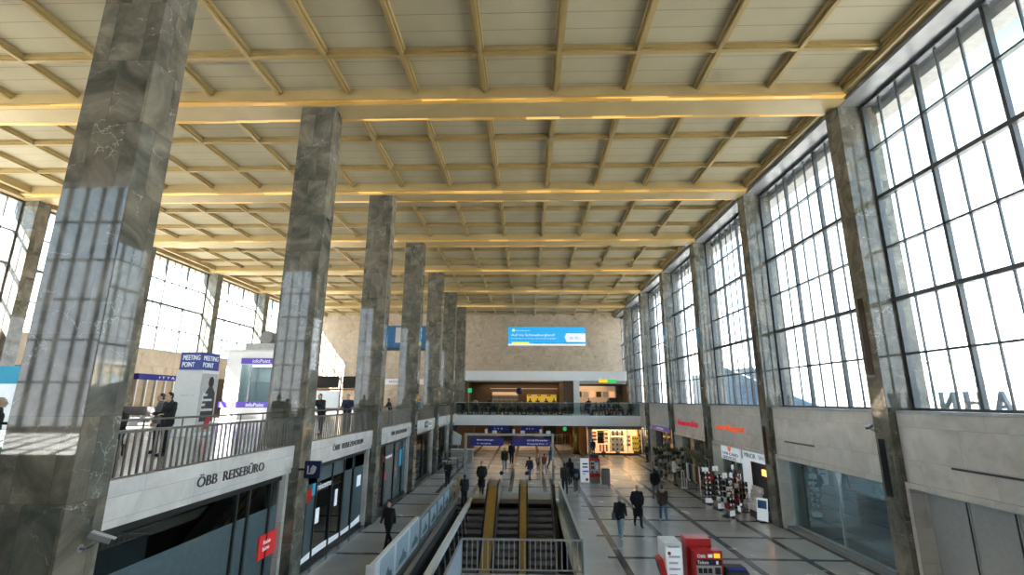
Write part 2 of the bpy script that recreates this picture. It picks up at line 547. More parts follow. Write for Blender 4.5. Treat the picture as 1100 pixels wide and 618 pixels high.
# ------------------------------------------------------------------ the hall
S = 7.828
PIL = lambda k: 8.09 + S * k        # near edge of right/left pilaster k
CLM = lambda k: 7.69 + S * k        # near edge of free-standing column k
GIR = lambda k: 8.07 + S * k        # centre line of ceiling girder k
XL, XR, XW, ZT = -7.0, 11.26, 12.12, 15.92
XLW, YS, YE = -26.5, -5.0, 62.2     # left wall face, south wall, end wall
ZM = 4.05                            # mezzanine level
# floor with the escalator well left open
fb = MB()
for r in ((-26.5, 13.2, -5, 8), (-26.5, -4.2, 8, 72), (1.8, 13.2, 8, 72), (-4.2, 1.8, 29.8, 72), (-2.15, 1.8, 8, 17.35)):
    fb.box(r[0], r[1], r[2], r[3], -0.35, 0)
struct(fb.build('floor', 'terrazzo_floor'))
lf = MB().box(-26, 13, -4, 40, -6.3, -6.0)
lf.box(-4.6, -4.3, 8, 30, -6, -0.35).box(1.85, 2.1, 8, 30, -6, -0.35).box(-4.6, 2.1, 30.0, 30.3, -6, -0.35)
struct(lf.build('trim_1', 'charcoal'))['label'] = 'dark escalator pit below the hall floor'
# mezzanine slabs
ms = MB().box(-28.5, -8.3, 8.35, 62.2, 3.3, ZM).box(-8.3, -7.5, 8.5, 62.2, 3.3, ZM)
struct(ms.build('floor_2', 'mezz_floor'))
ms = MB().box(-28.5, 12.5, YS, 2.6, 3.3, ZM)
struct(ms.build('floor_3', 'charcoal'))
# ceiling
ceil = sempty('ceiling', (0, 28, 16.56))
box(-28.6, 13.4, -6, 63.4, 16.42, 16.9).build('board_field', 'ceiling_boards', ceil)
for k in range(-1, 7):
    y = GIR(k)
    g = MB()
    g.prism([(y - 0.68, 16.56), (y - 0.68, 16.02), (y - 0.45, 15.98), (y - 0.43, ZT), (y + 0.43, ZT), (y + 0.45, 15.98), (y + 0.68, 16.02), (y + 0.68, 16.56)], 'x', XLW - 0.6, XR + 0.4)
    go = g.build('girder', 'gold_soffit', ceil)
    for sg in (-1, 1):
        a, b_ = sorted((y + sg * 0.455, y + sg * 0.64))
        st = MB().prism([(a, 16.07 if sg < 0 else 16.03), (b_, 16.03 if sg < 0 else 16.07), (b_, 16.01 if sg < 0 else 16.05), (a, 16.05 if sg < 0 else 16.01)], 'x', XLW + 0.1, XR - 0.1)
        st = MB().box(XLW + 0.1, XR - 0.1, a, b_, 15.945, 16.0)
        st.build('light_strip', 'warm_light_strip', go)
for j in range(-8, 8):
    x = -6.49 + 2.508 * j
    r = MB().box(x - 0.13, x + 0.13, YS, YE + 0.5, 16.28, 16.43).box(x - 0.06, x + 0.06, YS, YE + 0.5, 16.2, 16.28)
    r.build('lengthwise_rib', 'gold_paint', ceil)
for k in range(-2, 7):
    for q in (1, 2):
        y = GIR(k) + S * q / 3
        if YS < y < YE:
            MB().box(XLW - 0.5, XR + 0.3, y - 0.13, y + 0.13, 16.28, 16.43).box(XLW - 0.5, XR + 0.3, y - 0.07, y + 0.07, 16.21, 16.28).build('cross_rib', 'gold_paint', ceil)
for x0, x1 in ((XR - 0.2, XR + 0.05), (XLW - 0.05, XLW + 0.2)):
    MB().box(x0, x1, YS, YE, 16.05, 16.56).build('edge_beam', 'gold_paint', ceil)
# free-standing columns
ORD = ['nearest', 'second', 'third', 'fourth', 'fifth', 'sixth', 'seventh']
for k in range(0, 7):
    y = CLM(k)
    c = thing('marble_column', '%s free-standing grey-green marble column, counted from the camera along the left gallery edge' % ORD[k], 'column', (XL - 0.61, y + 0.376, 0), 0, 'marble columns')
    box(XL - 1.225, XL, y, y + 0.752, 0, ZT).build('shaft', 'green_marble', c, bevel=0.012)
    box(XL - 1.25, XL + 0.025, y - 0.025, y + 0.777, 0, 0.12).build('plinth', 'charcoal', c)
# pilasters on both long walls
wr = sempty('wall_right', (12.2, 28, 0))
wl = sempty('wall_left', (-27.2, 28, ZM))
for k in range(-1, 8):
    y = PIL(k)
    p = box(XR, 12.6, y, y + 0.735, 0, 16.3).build('pilaster', 'green_marble', wr, bevel=0.01)
    if k < 7:
        box(XR - 0.012, XR + 0.05, y + 0.3, y + 0.56, 6.35, 8.9).build('dark_slot', 'black_gloss', p)
        box(XR - 0.012, XR + 0.05, y + 0.34, y + 0.62, 2.65, 4.35).build('dark_slot', 'black_gloss', p)
        box(XR - 0.025, XR + 0.02, y + 0.27, y + 0.6, 6.28, 6.35).build('slot_ledge', 'mid_grey', p)
    box(-27.75, XLW, y, y + 0.735, ZM, 16.3).build('pilaster', 'green_marble', wl)
# windows
wn_i = [0]
def window(x, y0, y1, z0, z1, rows, cols, heavy, dirx):
    wn_i[0] += 1
    w = sempty('window_%d' % wn_i[0], (x, (y0 + y1) / 2, z0))
    f = MB()
    f.box(x - 0.09, x + 0.09, y0, y0 + 0.1, z0, z1).box(x - 0.09, x + 0.09, y1 - 0.1, y1, z0, z1)
    f.box(x - 0.09, x + 0.09, y0 + 0.1, y1 - 0.1, z0, z0 + 0.1).box(x - 0.09, x + 0.09, y0 + 0.1, y1 - 0.1, z1 - 0.1, z1)
    for i in range(1, cols):
        yy = y0 + (y1 - y0) * i / cols
        t = 0.05 if i % heavy == 0 else 0.02
        d = 0.07 if i % heavy == 0 else 0.03
        f.box(x - d, x + d, yy - t, yy + t, z0 + 0.1, z1 - 0.1)
    f.build('window_frame', 'window_metal', w)
    t_ = MB()
    for j in range(1, rows):
        zz = z0 + (z1 - z0) * j / rows
        t = 0.065 if (rows - j) % 2 == 0 else 0.03
        t_.box(x - 0.1 if t > 0.05 else x - 0.07, x + 0.085, y0 + 0.1, y1 - 0.1, zz - t, zz + t)
    t_.build('transom', 'window_metal', w)
    box(x + 0.095 * 0 - 0.012, x + 0.012, y0 + 0.05, y1 - 0.05, z0 + 0.05, z1 - 0.05).build('pane', 'clear_glass', w)
for k in range(-2, 7):
    y0, y1 = PIL(k) + 0.735, PIL(k + 1)
    y0 = max(y0, YS)
    window(XW + 0.02, y0, y1, 5.22, 15.88, 6, 9, 3, -1)
    window(-27.4, y0, y1, 8.85, 15.9, 4, 9, 3, 1)
# right wall: parapets under the windows, soffits above them, jamb frames
for k in range(-2, 7):
    y0, y1 = max(PIL(k) + 0.735, YS), PIL(k + 1)
    box(11.5, 12.6, y0, y1, 3.15, 5.15).build('parapet_panel', 'grey_marble', wr, bevel=0.01)
    box(11.48, 12.6, y0, y1, 5.15, 5.24).build('sill', 'alu_grey', wr)
    box(XR + 0.05, 13.2, y0, y1, 15.9, 16.56).build('window_head', 'slate', wr)
    fr = MB().box(11.42, 12.1, y0, y0 + 0.14, 0, 3.15).box(11.42, 12.1, y1 - 0.14, y1, 0, 3.15).box(11.42, 12.1, y0 + 0.14, y1 - 0.14, 2.98, 3.15)
    fr.build('shop_surround', 'grey_marble', wr)
    box(11.55, 12.1, y0 + 0.14, y1 - 0.14, 0, 0.13).build('shop_threshold', 'mid_grey', wr)
for (ya, yb, za, zb) in ((10.9, 14.2, 3.72, 3.78), (20.6, 22.9, 3.72, 3.78)):
    box(11.485, 11.51, ya, yb, za, zb).build('vent_slit', 'charcoal', wr)
# outside fins of the right wall
box(12.6, 13.2, YS, YE, 15.6, 16.6).build('outer_cornice', 'concrete', wr)
# left wall
for k in range(-2, 7):
    y0, y1 = max(PIL(k) + 0.735, YS), PIL(k + 1)
    box(-28.2, -26.8, y0, y1, 7.15, 8.85).build('parapet_panel', 'tan_marble', wl)
    box(-28.3, -26.9, y0, y1, 15.9, 16.56).build('window_head', 'gold_paint', wl)
box(-28.5, -28.2, YS, YE, ZM, 7.2).build('shop_back', 'brown', wl)
box(-28.5, -26.6, YS, YE, -0.3, 3.3).build('lower_wall', 'charcoal', wl)
# end wall
we = MB()
we.box(-7.3, 13.3, YE, YE + 0.6, 7.75, 16.6)
we.box(-28.5, -7.3, YE, YE + 0.6, 3.3, 16.6)
struct(we.build('wall_end', 'tan_marble'))
# south wall (behind the camera) with its glazed front
sw = MB().box(-28.5, -26.4, YS - 0.6, YS, -0.3, 16.6).box(-16.8, 13.4, YS - 0.6, YS, -0.3, 16.6).box(-26.4, -16.8, YS - 0.6, YS, 15.3, 16.6).box(-26.4, -16.8, YS - 0.6, YS, -0.3, 4.3)
struct(sw.build('wall_south', 'grey_marble'))
wn_i[0] += 1
sw = sempty('window_%d' % wn_i[0], (-19, YS - 0.3, 4.9))
f = MB()
for i in range(13):
    x = -26.4 + 9.6 * i / 12
    f.box(x - (0.05 if i % 3 == 0 else 0.02), x + (0.05 if i % 3 == 0 else 0.02), YS - 0.4, YS - 0.22, 4.3, 15.3)
for j in range(7):
    z = 4.3 + 11.0 * j / 6
    f.box(-26.4, -16.8, YS - 0.39, YS - 0.23, z - 0.035, z + 0.035)
f.build('window_frame', 'window_metal', sw)
box(-26.4, -16.8, YS - 0.32, YS - 0.30, 4.3, 15.3).build('pane', 'clear_glass', sw)

# ------------------------------------------------------------------ left gallery edge: fascia panels, railings, shop fronts
bay = lambda k: (CLM(k) + 0.752, CLM(k + 1))
for k in range(-1, 6):
    y0, y1 = bay(k)
    if k == -1:
        continue
    w_ = thing('gallery_fascia', '%s pale marble fascia band under the left gallery railing, counted from the camera' % ['nearest', 'second', 'third', 'fourth', 'fifth', 'sixth'][k], 'fascia panel', (-7.35, (y0 + y1) / 2, 3.28), 0, 'gallery fascia panels')
    box(-7.5, -7.2, y0, y1, 3.42, 4.09).build('marble_slab', 'grey_marble', w_, bevel=0.01)
    box(-7.5, -7.24, y0, y1, 3.28, 3.42).build('lower_moulding', 'grey_marble', w_)
    r = thing('gallery_railing', 'flat-bar steel railing on the left gallery, %s section from the camera' % ['first', 'second', 'third', 'fourth', 'fifth', 'sixth'][k], 'railing', (-7.3, (y0 + y1) / 2, 4.09), 0, 'gallery railings')
    box(-7.34, -7.26, y0, y1, 4.87, 4.92).build('top_rail', 'rail_metal', r)
    box(-7.33, -7.27, y0, y1, 4.09, 4.12).build('bottom_rail', 'rail_metal', r)
    n = 40
    for i in range(n + 1):
        y = y0 + 0.06 + (y1 - y0 - 0.12) * i / n
        box(-7.312, -7.288, y - 0.022, y + 0.022, 4.12, 4.87).build('bar', 'rail_metal', r)
    hr = MB().path([(-7.62, y0, 5.08), (-7.62, y1, 5.08)], 0.022)
    for i in range(7):
        y = y0 + 0.2 + (y1 - y0 - 0.4) * i / 6
        hr.cyl((-7.62, y, ZM), (-7.62, y, 5.08), 0.016, n=8)
    hr.build('inner_handrail', 'rail_metal', r)
# short railing across the gallery end, left of the nearest column
r = thing('gallery_railing', 'railing across the gallery end, left of the nearest marble column', 'railing', (-12, 7.75, ZM))
MB().path([(-8.3, 8.5, 5.05), (-26, 8.5, 5.05)], 0.025).build('top_rail', 'dark_metal', r)
for i in range(12):
    x = -8.35 - 1.6 * i
    MB().cyl((x, 8.5, ZM), (x, 8.5, 5.05), 0.02).build('post', 'steel', r)
box(-26, -8.4, 8.49, 8.51, 4.15, 4.95).build('glass_infill', 'bal_glass', r)

def shopfront(k, label, mat, mull, interior):
    y0, y1 = bay(k)
    s = thing('storefront', label, 'shop front', (-7.45, (y0 + y1) / 2, 0), 0, 'left side shop fronts')
    box(-7.5, -7.3, y0, y0 + 0.16, 0, 3.28).build('stone_jamb', 'grey_marble', s)
    box(-7.5, -7.3, y1 - 0.16, y1, 0, 3.28).build('stone_jamb', 'grey_marble', s)
    m = MB().box(-7.55, -7.42, y0 + 0.16, y1 - 0.16, 0, 0.14).box(-7.55, -7.42, y0 + 0.16, y1 - 0.16, 3.1, 3.28)
    for i, t in enumerate(mull):
        y = y0 + (y1 - y0) * t
        m.box(-7.55, -7.42, y - 0.04, y + 0.04, 0.14, 3.1)
    m.build('frame', 'dark_metal', s)
    box(-7.49, -7.475, y0 + 0.16, y1 - 0.16, 0.14, 3.1).build('pane', mat, s)
    return s, y0, y1
s0, a0, b0 = shopfront(0, 'dark glazed travel office front beside the nearest column, red sign in its glass', 'teal_glass', [0.66, 0.74, 0.9], 0)
s1, a1, b1 = shopfront(1, 'travel centre glass front with a white wave decal along its foot', 'teal_glass', [0.25, 0.45, 0.62, 0.78], 0)
s2, a2, b2 = shopfront(2, 'third glass shop front with dark door posts and a small red figure decal', 'teal_glass', [0.12, 0.22, 0.34, 0.6, 0.85], 0)
s3, a3, b3 = shopfront(3, 'fourth shop front with a stone wing and half open entrance', 'shop_glass', [0.55], 0)
s4, a4, b4 = shopfront(4, 'farthest left shop front next to the end cafe', 'shop_glass', [0.5], 0)
# rooms behind the glass
rm = MB()
for k in range(0, 5):
    y0, y1 = bay(k)
    rm.box(-13.0, -12.8, y0, y1, 0, 3.3)
    rm.box(-12.8, -7.9, y0 - 0.3, y0 - 0.1, 0, 3.3)
o = rm.build('wall_shops', 'shop_teal')
struct(o)
# frosted bands on the glass
box(-7.473, -7.468, a0 + 0.2, b0 - 0.2, 0.15, 2.42).build('frosted_band', 'shop_teal', s0)
for (ya, yb) in ((0.16, 0.26), (0.64, 0.76), (0.8, 0.97)):
    box(-7.473, -7.468, a1 + (b1 - a1) * ya, a1 + (b1 - a1) * yb, 0.15, 3.1).build('frosted_band', 'shop_teal', s1)
box(-7.473, -7.468, a1 + 0.2, b1 - 0.2, 2.6, 3.1).build('frosted_band', 'shop_teal', s1)
for (ya, yb) in ((0.36, 0.58), (0.62, 0.83), (0.87, 0.97)):
    box(-7.473, -7.468, a2 + (b2 - a2) * ya, a2 + (b2 - a2) * yb, 0.15, 3.1).build('frosted_band', 'shop_teal', s2)
# decals: wave, logo, notices
pts_t, pts_b = [], []
for i in range(25):
    t = i / 24
    y = a1 + 0.3 + (b1 - a1 - 0.6) * t
    pts_t.append((y, 0.22 + 0.10 * math.sin(t * 6.0) + 0.28 * t))
    pts_b.append((y, 0.14 + 0.02 * math.sin(t * 6) + 0.06 * t))
wv = MB()
for i in range(24):
    wv.prism([pts_b[i], pts_b[i + 1], pts_t[i + 1], pts_t[i]], 'x', -7.466, -7.460)
wv.build('wave_decal', 'sign_white', s1)['label'] = 'white wave decal'
d = MB().box(-7.466, -7.460, 17.35, 17.75, 2.05, 2.45); d.build('logo_decal', 'red', s1)
d = MB().box(-7.466, -7.458, 17.75, 18.05, 2.2, 2.6); d.build('logo_decal', 'cyan_poster', s1)
text('logo_text', 'reisezentrum', 1.3, 0.2, 'sign_white', (-7.46, 18.85, 2.42), LEFTWALL, s1, 0.005)
for (y, z, w, h, m) in ((18.0, 1.2, 0.5, 0.5, 'sign_white'), (19.9, 1.45, 0.25, 0.6, 'sign_white'), (22.35, 1.75, 0.5, 0.45, 'sign_white')):
    box(-7.466, -7.458, y, y + w, z, z + h).build('notice', m, s1)
box(-7.466, -7.458, 26.3, 26.55, 2.3, 2.6).build('logo_decal', 'red', s2)
text('logo_text', 'reisebank', 1.2, 0.18, 'sign_white', (-7.46, 27.3, 2.5), LEFTWALL, s2, 0.005)
box(-7.466, -7.458, 26.5, 26.9, 1.35, 1.75).build('figure_decal', 'red', s2)
box(-7.466, -7.458, 29.6, 30.4, 1.7, 2.6).build('poster_decal', 'cyan_poster', s2)
# red sign inside the nearest front
rs = thing('red_sign', 'red notice board with white lettering in the nearest left shop window', 'sign', (-7.42, 15.0, 1.0))
box(-7.45, -7.42, 14.45, 15.33, 1.12, 1.74).build('board', 'red_sign', rs)
text('lettering', 'Reise\nbüro', 0.4, 0.28, 'sign_white', (-7.42, 14.85, 1.45), LEFTWALL, rs, 0.006)
for y, b_ in ((12.4, 'ÖBB  REISEBÜRO'),):
    tag(text('raised_lettering', b_, 2.75, 0.27, 'lettering', (-7.2, y, 3.72), LEFTWALL), 'dark raised letters on the nearest fascia band under the gallery', 'lettering')
tag(text('raised_lettering', 'ÖBB  REISEZENTRUM', 3.4, 0.25, 'lettering', (-7.2, 20.3, 3.73), LEFTWALL), 'dark raised letters on the second fascia band, beyond the second column', 'lettering')
tag(text('raised_lettering', 'ÖBB  REISEZENTRUM', 3.4, 0.25, 'lettering', (-7.2, 28.2, 3.73), LEFTWALL), 'dark raised letters on the third fascia band, beyond the third column', 'lettering')
t = thing('fascia_sign', 'black and white lettered plate on the fourth fascia band', 'sign', (-7.19, 36.5, 3.55))
box(-7.2, -7.17, 35.2, 36.4, 3.55, 3.95).build('dark_plate', 'black', t)
box(-7.2, -7.17, 36.4, 37.8, 3.55, 3.95).build('pale_plate', 'white_paint', t)
text('lettering', 'BANK', 0.9, 0.22, 'white_paint', (-7.17, 35.8, 3.75), LEFTWALL, t, 0.006)
text('lettering', 'REISE', 1.0, 0.22, 'black', (-7.17, 37.1, 3.75), LEFTWALL, t, 0.006)
# projecting blue pictogram sign on column 2
t = thing('pictogram_sign', 'square navy pictogram sign sticking out from the second column', 'sign', (-6.55, 15.45, 3.15))
box(-6.80, -6.30, 15.42, 15.52, 3.14, 3.64).build('panel', 'navy', t, bevel=0.01)
p = MB().box(-6.7, -6.5, 15.405, 15.42, 3.26, 3.30).box(-6.7, -6.66, 15.405, 15.42, 3.26, 3.5)
p.prism([(-6.6, 3.3), (-6.46, 3.3), (-6.42, 3.46), (-6.53, 3.52), (-6.6, 3.42)], 'y', 15.405, 15.42)
p.build('pictogram', 'light_grey', t)
box(-7.0, -6.8, 15.45, 15.49, 3.36, 3.42).build('bracket', 'dark_metal', t)
# security cameras
def cctv(loc, aim, label, wallx):
    t = thing('security_camera', label, 'camera', loc)
    d = Vector(aim).normalized()
    M = d.to_track_quat('Y', 'Z').to_matrix().to_4x4()
    MB().xbox(M, 0.10, 0.32, 0.085).build('housing', 'mid_grey', t, world=False, bevel=0.012)
    MB().xbox(M @ Matrix.Translation((0, 0.03, 0.05)), 0.125, 0.35, 0.012).build('sunshield', 'light_grey', t, world=False)
    MB().cyl(d * 0.15, d * 0.17, 0.034).build('lens', 'black_gloss', t, world=False)
    b_ = MB().cyl((0, 0, -0.05), (wallx * 0.6, 0, -0.16), 0.018).cyl((wallx * 0.6, 0, -0.16), (wallx, 0, -0.16), 0.022)
    b_.cyl((wallx - 0.0 * wallx, 0, -0.16), (wallx * 0.93, 0, -0.16), 0.06)
    b_.build('bracket', 'mid_grey', t, world=False)
cctv((-6.72, 8.1, 3.35), (0.75, 0.35, -0.35), 'grey security camera on the nearest column beside the travel office', -0.3)
cctv((10.95, 16.4, 4.72), (-0.8, -0.5, -0.25), 'grey security camera on the nearest right pilaster in view', 0.33)

# ------------------------------------------------------------------ escalators and stair
YT = 28.3       # where the incline starts
SL = math.tan(math.radians(30))
def escal(x0, x1, label):
    e = thing('escalator', label, 'escalator', ((x0 + x1) / 2, YT, 0), 0, 'escalators')
    box(x0, x1, YT + 1.2, 31.6, -0.02, 0.012).build('landing_plate', 'alu_grey', e)
    box(x0, x1, YT + 1.1, YT + 1.2, -0.02, 0.016).build('comb', 'gold_metal', e)
    for i in range(-2, 22):
        y = YT - 0.4 * i
        z = -max(0, i) * 0.4 * SL
        MB().box(x0, x1, y, y + 0.4, z - 0.05, z).box(x0, x1, y, y + 0.02, z - 0.26, z).build('step', 'step_grey', e)
    box(x0, x1, YT + 0.0, YT + 1.2, -0.4, -0.06).build('truss', 'black', e)
    return e
def balustrade(x0, x1, e, label):
    # gold decking with a level top part, then 30 degrees down; black handrail each side
    y_b = YT - 9
    z_b = 0.93 - 9 * SL
    prof = [(30.0, 0.0), (30.0, 0.75), (29.8, 0.93), (28.1, 0.93), (y_b, z_b + 0.1), (y_b, z_b - 1.2), (28.0, -0.35)]
    b = MB().prism(prof, 'x', x0 + 0.11, x1 - 0.11)
    o = b.build('balustrade', 'gold_metal', e)
    for xa, xb in ((x0 + 0.01, x0 + 0.11), (x1 - 0.11, x1 - 0.01)):
        MB().prism([(p[0], p[1] - 0.02) for p in prof], 'x', xa, xb).build('side_panel', 'steel', e)
    for x in (x0 + 0.06, x1 - 0.06):
        h = MB()
        pts = [(x, 29.9, 0.35), (x, 30.15, 0.5), (x, 30.2, 0.75), (x, 30.05, 0.95), (x, 29.8, 1.0), (x, 28.05, 1.0), (x, y_b, z_b + 0.16)]
        for a, c in zip(pts, pts[1:]):
            h.bar(a, c, 0.085, 0.06)
        h.build('handrail', 'rubber', e)
    box(x0 + 0.06, x1 - 0.06, 29.85, 30.12, 0.0, 0.9).build('newel_cap', 'steel', e)
ea = escal(-3.1, -2.2, 'left escalator of three, beside the white floor beam')
balustrade(-2.2, -1.52, ea, 0)
eb = escal(-1.52, -0.46, 'middle escalator of three, between two wide gold balustrades')
balustrade(-0.46, 0.06, eb, 0)
ec = escal(0.06, 1.32, 'right escalator of three, next to the grey glass parapet')
balustrade(1.32, 1.52, ec, 0)
# little traffic light posts at the newels
for x, w in ((-1.55, 'left gold balustrade'), (0.0, 'middle gold balustrade')):
    t = thing('signal_post', 'thin signal post at the head of the %s' % w, 'post', (x, 31.2, 0))
    MB().cyl((x, 31.2, 0), (x, 31.2, 1.1), 0.03).build('post', 'steel', t)
    MB().cyl((x, 31.15, 1.15), (x, 31.25, 1.15), 0.12, n=16).build('disc', 'charcoal', t)
# stair flight left of the escalators
st = thing('staircase', 'dark stair flight between the advert parapet and the white floor beam', 'stairs', (-3.7, 28.6, 0))
for i in range(20):
    y = 29.4 - 0.34 * i
    box(-4.18, -3.3, y - 0.34, y, -0.17 * (i + 1) - 0.1, -0.17 * (i + 1)).build('step', 'mid_grey', st)
MB().bar((-3.76, 29.5, 0.95), (-3.76, 27.3, 0.30), 0.13, 0.1).bar((-3.76, 27.3, 0.30), (-3.76, 10.5, 0.10), 0.13, 0.1).build('handrail', 'band_taupe', st)
MB().bar((-3.95, 30.2, 0.9), (-3.95, 28.2, 0.35), 0.10, 0.5).build('gold_side', 'gold_metal', st)
box(-3.8, -3.72, 10.5, 27.5, -2.8, 0.05).build('partition', 'charcoal', st)
bm_ = thing('floor_beam', 'long white beam at floor level between stair and left escalator', 'beam', (-3.2, 19, -0.1))
box(-3.33, -3.08, 9, 29.6, -0.12, 0.03).build('white_top', 'white_paint', bm_, bevel=0.01)
g = MB()
box(-3.09, -3.075, 9, 29.4, -1.1, -0.12).build('glass_side', 'shop_glass', bm_)
for i in range(16):
    y = 10 + 1.2 * i
    g.bar((-3.06, y, -0.12), (-3.06, y + 0.7, -1.1), 0.02, 0.03)
g.build('diagonal_stays', 'alu_grey', bm_)
# parapet with advert panels
pp = thing('advert_parapet', 'white parapet with framed advert panels along the left side of the stair', 'parapet', (-4.27, 21, 0))
box(-4.36, -4.22, 14.6, 20.3, 0, 1.04).build('near_panel', 'white_paint', pp, bevel=0.01)
box(-4.42, -4.16, 14.5, 14.6, -0.2, 1.04).build('end_panel', 'white_paint', pp)
box(-4.33, -4.25, 20.3, 29.6, 0, 0.86).build('far_panel', 'frosted_teal', pp)
box(-4.35, -4.23, 20.3, 29.6, 0.86, 0.90).build('top_rail', 'alu_grey', pp)
for i in range(7):
    y = 15.2 + 1.85 * i
    pn = box(-4.235, -4.195, y, y + 1.45, 0.12, 0.98 if i < 3 else 0.8).build('advert_panel', 'poster_light', pp)
    q = MB()
    q.prism([(y + 0.2, 0.2), (y + 1.25, 0.2), (y + 1.2, 0.36), (y + 0.95, 0.42), (y + 0.8, 0.58), (y + 0.62, 0.42), (y + 0.3, 0.34)], 'x', -4.195, -4.19)
    q.build('landscape_print', 'frosted_teal', pn)
# grey parapet on the right of the well
pr = thing('well_parapet', 'long grey glass parapet along the right side of the escalators', 'parapet', (1.8, 23, 0))
box(1.77, 1.83, 17.4, 28.9, 0.0, 1.02).build('glass_panel', 'frosted_teal', pr)
box(1.75, 1.85, 17.4, 28.9, 1.02, 1.06).build('cap_rail', 'alu_grey', pr)
box(1.62, 1.80, 17.4, 29.8, -0.4, 0.0).build('white_edge', 'white_paint', pr)
# guard rail across the near end of the well
gr = thing('guard_rail', 'grey barred guard rail across the near end of the escalator well', 'railing', (-0.2, 17.4, 0))
box(-2.17, 1.85, 17.37, 17.43, 0.98, 1.03).build('top_rail', 'alu_grey', gr)
box(-2.17, 1.85, 17.38, 17.42, 0.08, 0.12).build('bottom_rail', 'alu_grey', gr)
for i in range(24):
    x = -2.15 + 3.98 * i / 23
    MB().box(x - 0.018, x + 0.018, 17.38, 17.42, 0.0 if i % 23 == 0 else 0.12, 0.98).build('bar', 'alu_grey', gr)
gp = thing('glass_guard', 'pale frosted guard panel running from the barred rail towards the camera', 'railing', (-2.16, 14.5, 0))
box(-2.18, -2.14, 11.5, 17.36, 0.0, 0.99).build('panel', 'poster_light', gp)
box(-2.19, -2.13, 11.5, 17.36, 0.99, 1.03).build('cap_rail', 'alu_grey', gp)

# ------------------------------------------------------------------ end of the hall
YB = 51.0
fl6 = struct(box(-7.45, 12.0, YB, 62.2, 2.95, 3.95).build('floor_6', 'fascia_white'))
fl6['label'] = 'white-edged cafe balcony slab across the far end of the hall'
bal = thing('balcony_railing', 'glass railing along the edge of the far cafe balcony', 'railing', (2.2, YB + 0.12, 3.95))
bk = MB().prism([(-7.45, YB), (-7.45, YB + 1.0), (-11.5, YB + 6.0), (-11.5, YB + 5.0)], 'z', 3.3, 3.95)
bk.build('slab_wing', 'fascia_white', fl6)
for i in range(8):
    x0 = -7.3 + 19.2 * i / 8
    box(x0 + 0.02, x0 + 2.38, YB + 0.12, YB + 0.14, 3.95, 5.2).build('glass_panel', 'bal_glass', bal)
box(-7.35, 11.95, YB + 0.1, YB + 0.16, 5.2, 5.25).build('top_rail', 'steel', bal)
# restaurant front: white fascia, pier, recess with counter
rf = struct(box(-7.2, 11.7, 57.4, 62.2, 7.7, 8.8).build('trim_2', 'fascia_white'))
rf['label'] = 'long white fascia band above the balcony restaurant'
box(5.45, 6.1, 57.45, 58.0, 3.95, 7.7).build('white_pier', 'white_paint', rf)
t = thing('restaurant_sign', 'small yellow and green sign under the right end of the white fascia', 'sign', (9.3, 57.35, 7.45))
box(8.35, 9.35, 57.3, 57.4, 7.5, 7.85).build('yellow_half', 'sign_yellow', t)
box(9.35, 10.3, 57.3, 57.4, 7.5, 7.85).build('green_half', 'sign_green', t)
t = box(6.15, 11.6, 57.9, 58.1, 7.35, 7.7).build('header_strip', 'light_grey')
tag(t, 'grey header strip above the pale coffee counter on the balcony', 'panel')
rr = MB()
rr.box(-7.4, 12.2, 66.0, 66.2, 3.95, 7.7)       # back
rr.box(-7.6, -7.4, 57.5, 66.2, 3.95, 7.7).box(12.0, 12.2, 57.5, 66.2, 3.95, 7.7).box(4.3, 5.4, 57.9, 66, 3.95, 7.7)
struct(rr.build('wall_restaurant', 'brown'))
rr = MB().box(-7.6, 12.2, 62.2, 66.2, 3.85, 3.95)
struct(rr.build('floor_4', 'brown'))
rr = MB().box(-7.6, 12.2, 62.8, 66.2, 7.7, 7.8)
struct(rr.build('ceiling_2', 'charcoal'))
t = thing('bar_counter', 'lit bar counter with bottle shelf in the back of the balcony restaurant', 'counter', (-0.5, 63, 3.95))
box(-5.0, 4.0, 62.6, 63.2, 3.95, 5.05).build('counter', 'brown', t)
box(-4.6, -1.2, 65.7, 65.95, 5.2, 6.5).build('back_shelf', 'lit_cream', t)
for j in range(3):
    box(-4.7, -1.1, 65.4, 65.7, 5.2 + 0.42 * j, 5.24 + 0.42 * j).build('shelf', 'brown', t)
box(0.0, 3.9, 65.6, 65.9, 5.2, 6.2).build('menu_board', 'lit_yellow', t)
for i in range(6):
    box(0.1 + 0.64 * i, 0.6 + 0.64 * i, 65.55, 65.6, 6.0, 6.15).build('menu_panel', ['brown', 'off_white'][i % 2], t)
box(-4.8, 4.0, 64.5, 64.7, 6.9, 6.95).build('lamp_rail', 'lit_cream', t)
bt = []
for i in range(22):
    for j in range(2):
        x = -4.55 + 0.155 * i
        z = 5.24 + 0.42 * j
        if not bt:
            b_ = MB().lathe([(0.055, 0), (0.055, 0.24), (0.02, 0.32), (0.02, 0.38)], (0, 0, 0), 8)
            o = b_.build('bottle', 'green_dark')
            tag(o, 'small dark bottle on the lit shelf at the back of the balcony restaurant', 'bottle', 'bottles on the restaurant back shelf')
            bt.append(o)
        else:
            o = bt[0].copy(); COL.objects.link(o); bt.append(o)
        o.location = (x, 65.55, z)
t = thing('coffee_counter', 'pale coffee counter under photo panels at the right of the balcony', 'counter', (8.8, 61, 3.95))
box(6.6, 11.4, 61.0, 61.7, 3.95, 5.1).build('counter', 'off_white', t)
box(6.3, 11.7, 64.9, 65.1, 5.2, 7.3).build('back_panel', 'lit_cream', t)
for i in range(6):
    box(6.5 + 0.85 * i, 7.15 + 0.85 * i, 64.85, 64.9, 5.9, 6.6).build('photo', ['brown', 'off_white', 'lit_pink'][i % 3], t)
box(10.1, 10.9, 60.9, 61.5, 5.1, 5.8).build('machine', 'charcoal', t)
t = thing('exit_sign', 'green lit exit sign hanging at the left end of the balcony restaurant', 'sign', (-6.9, 58.5, 6.5))
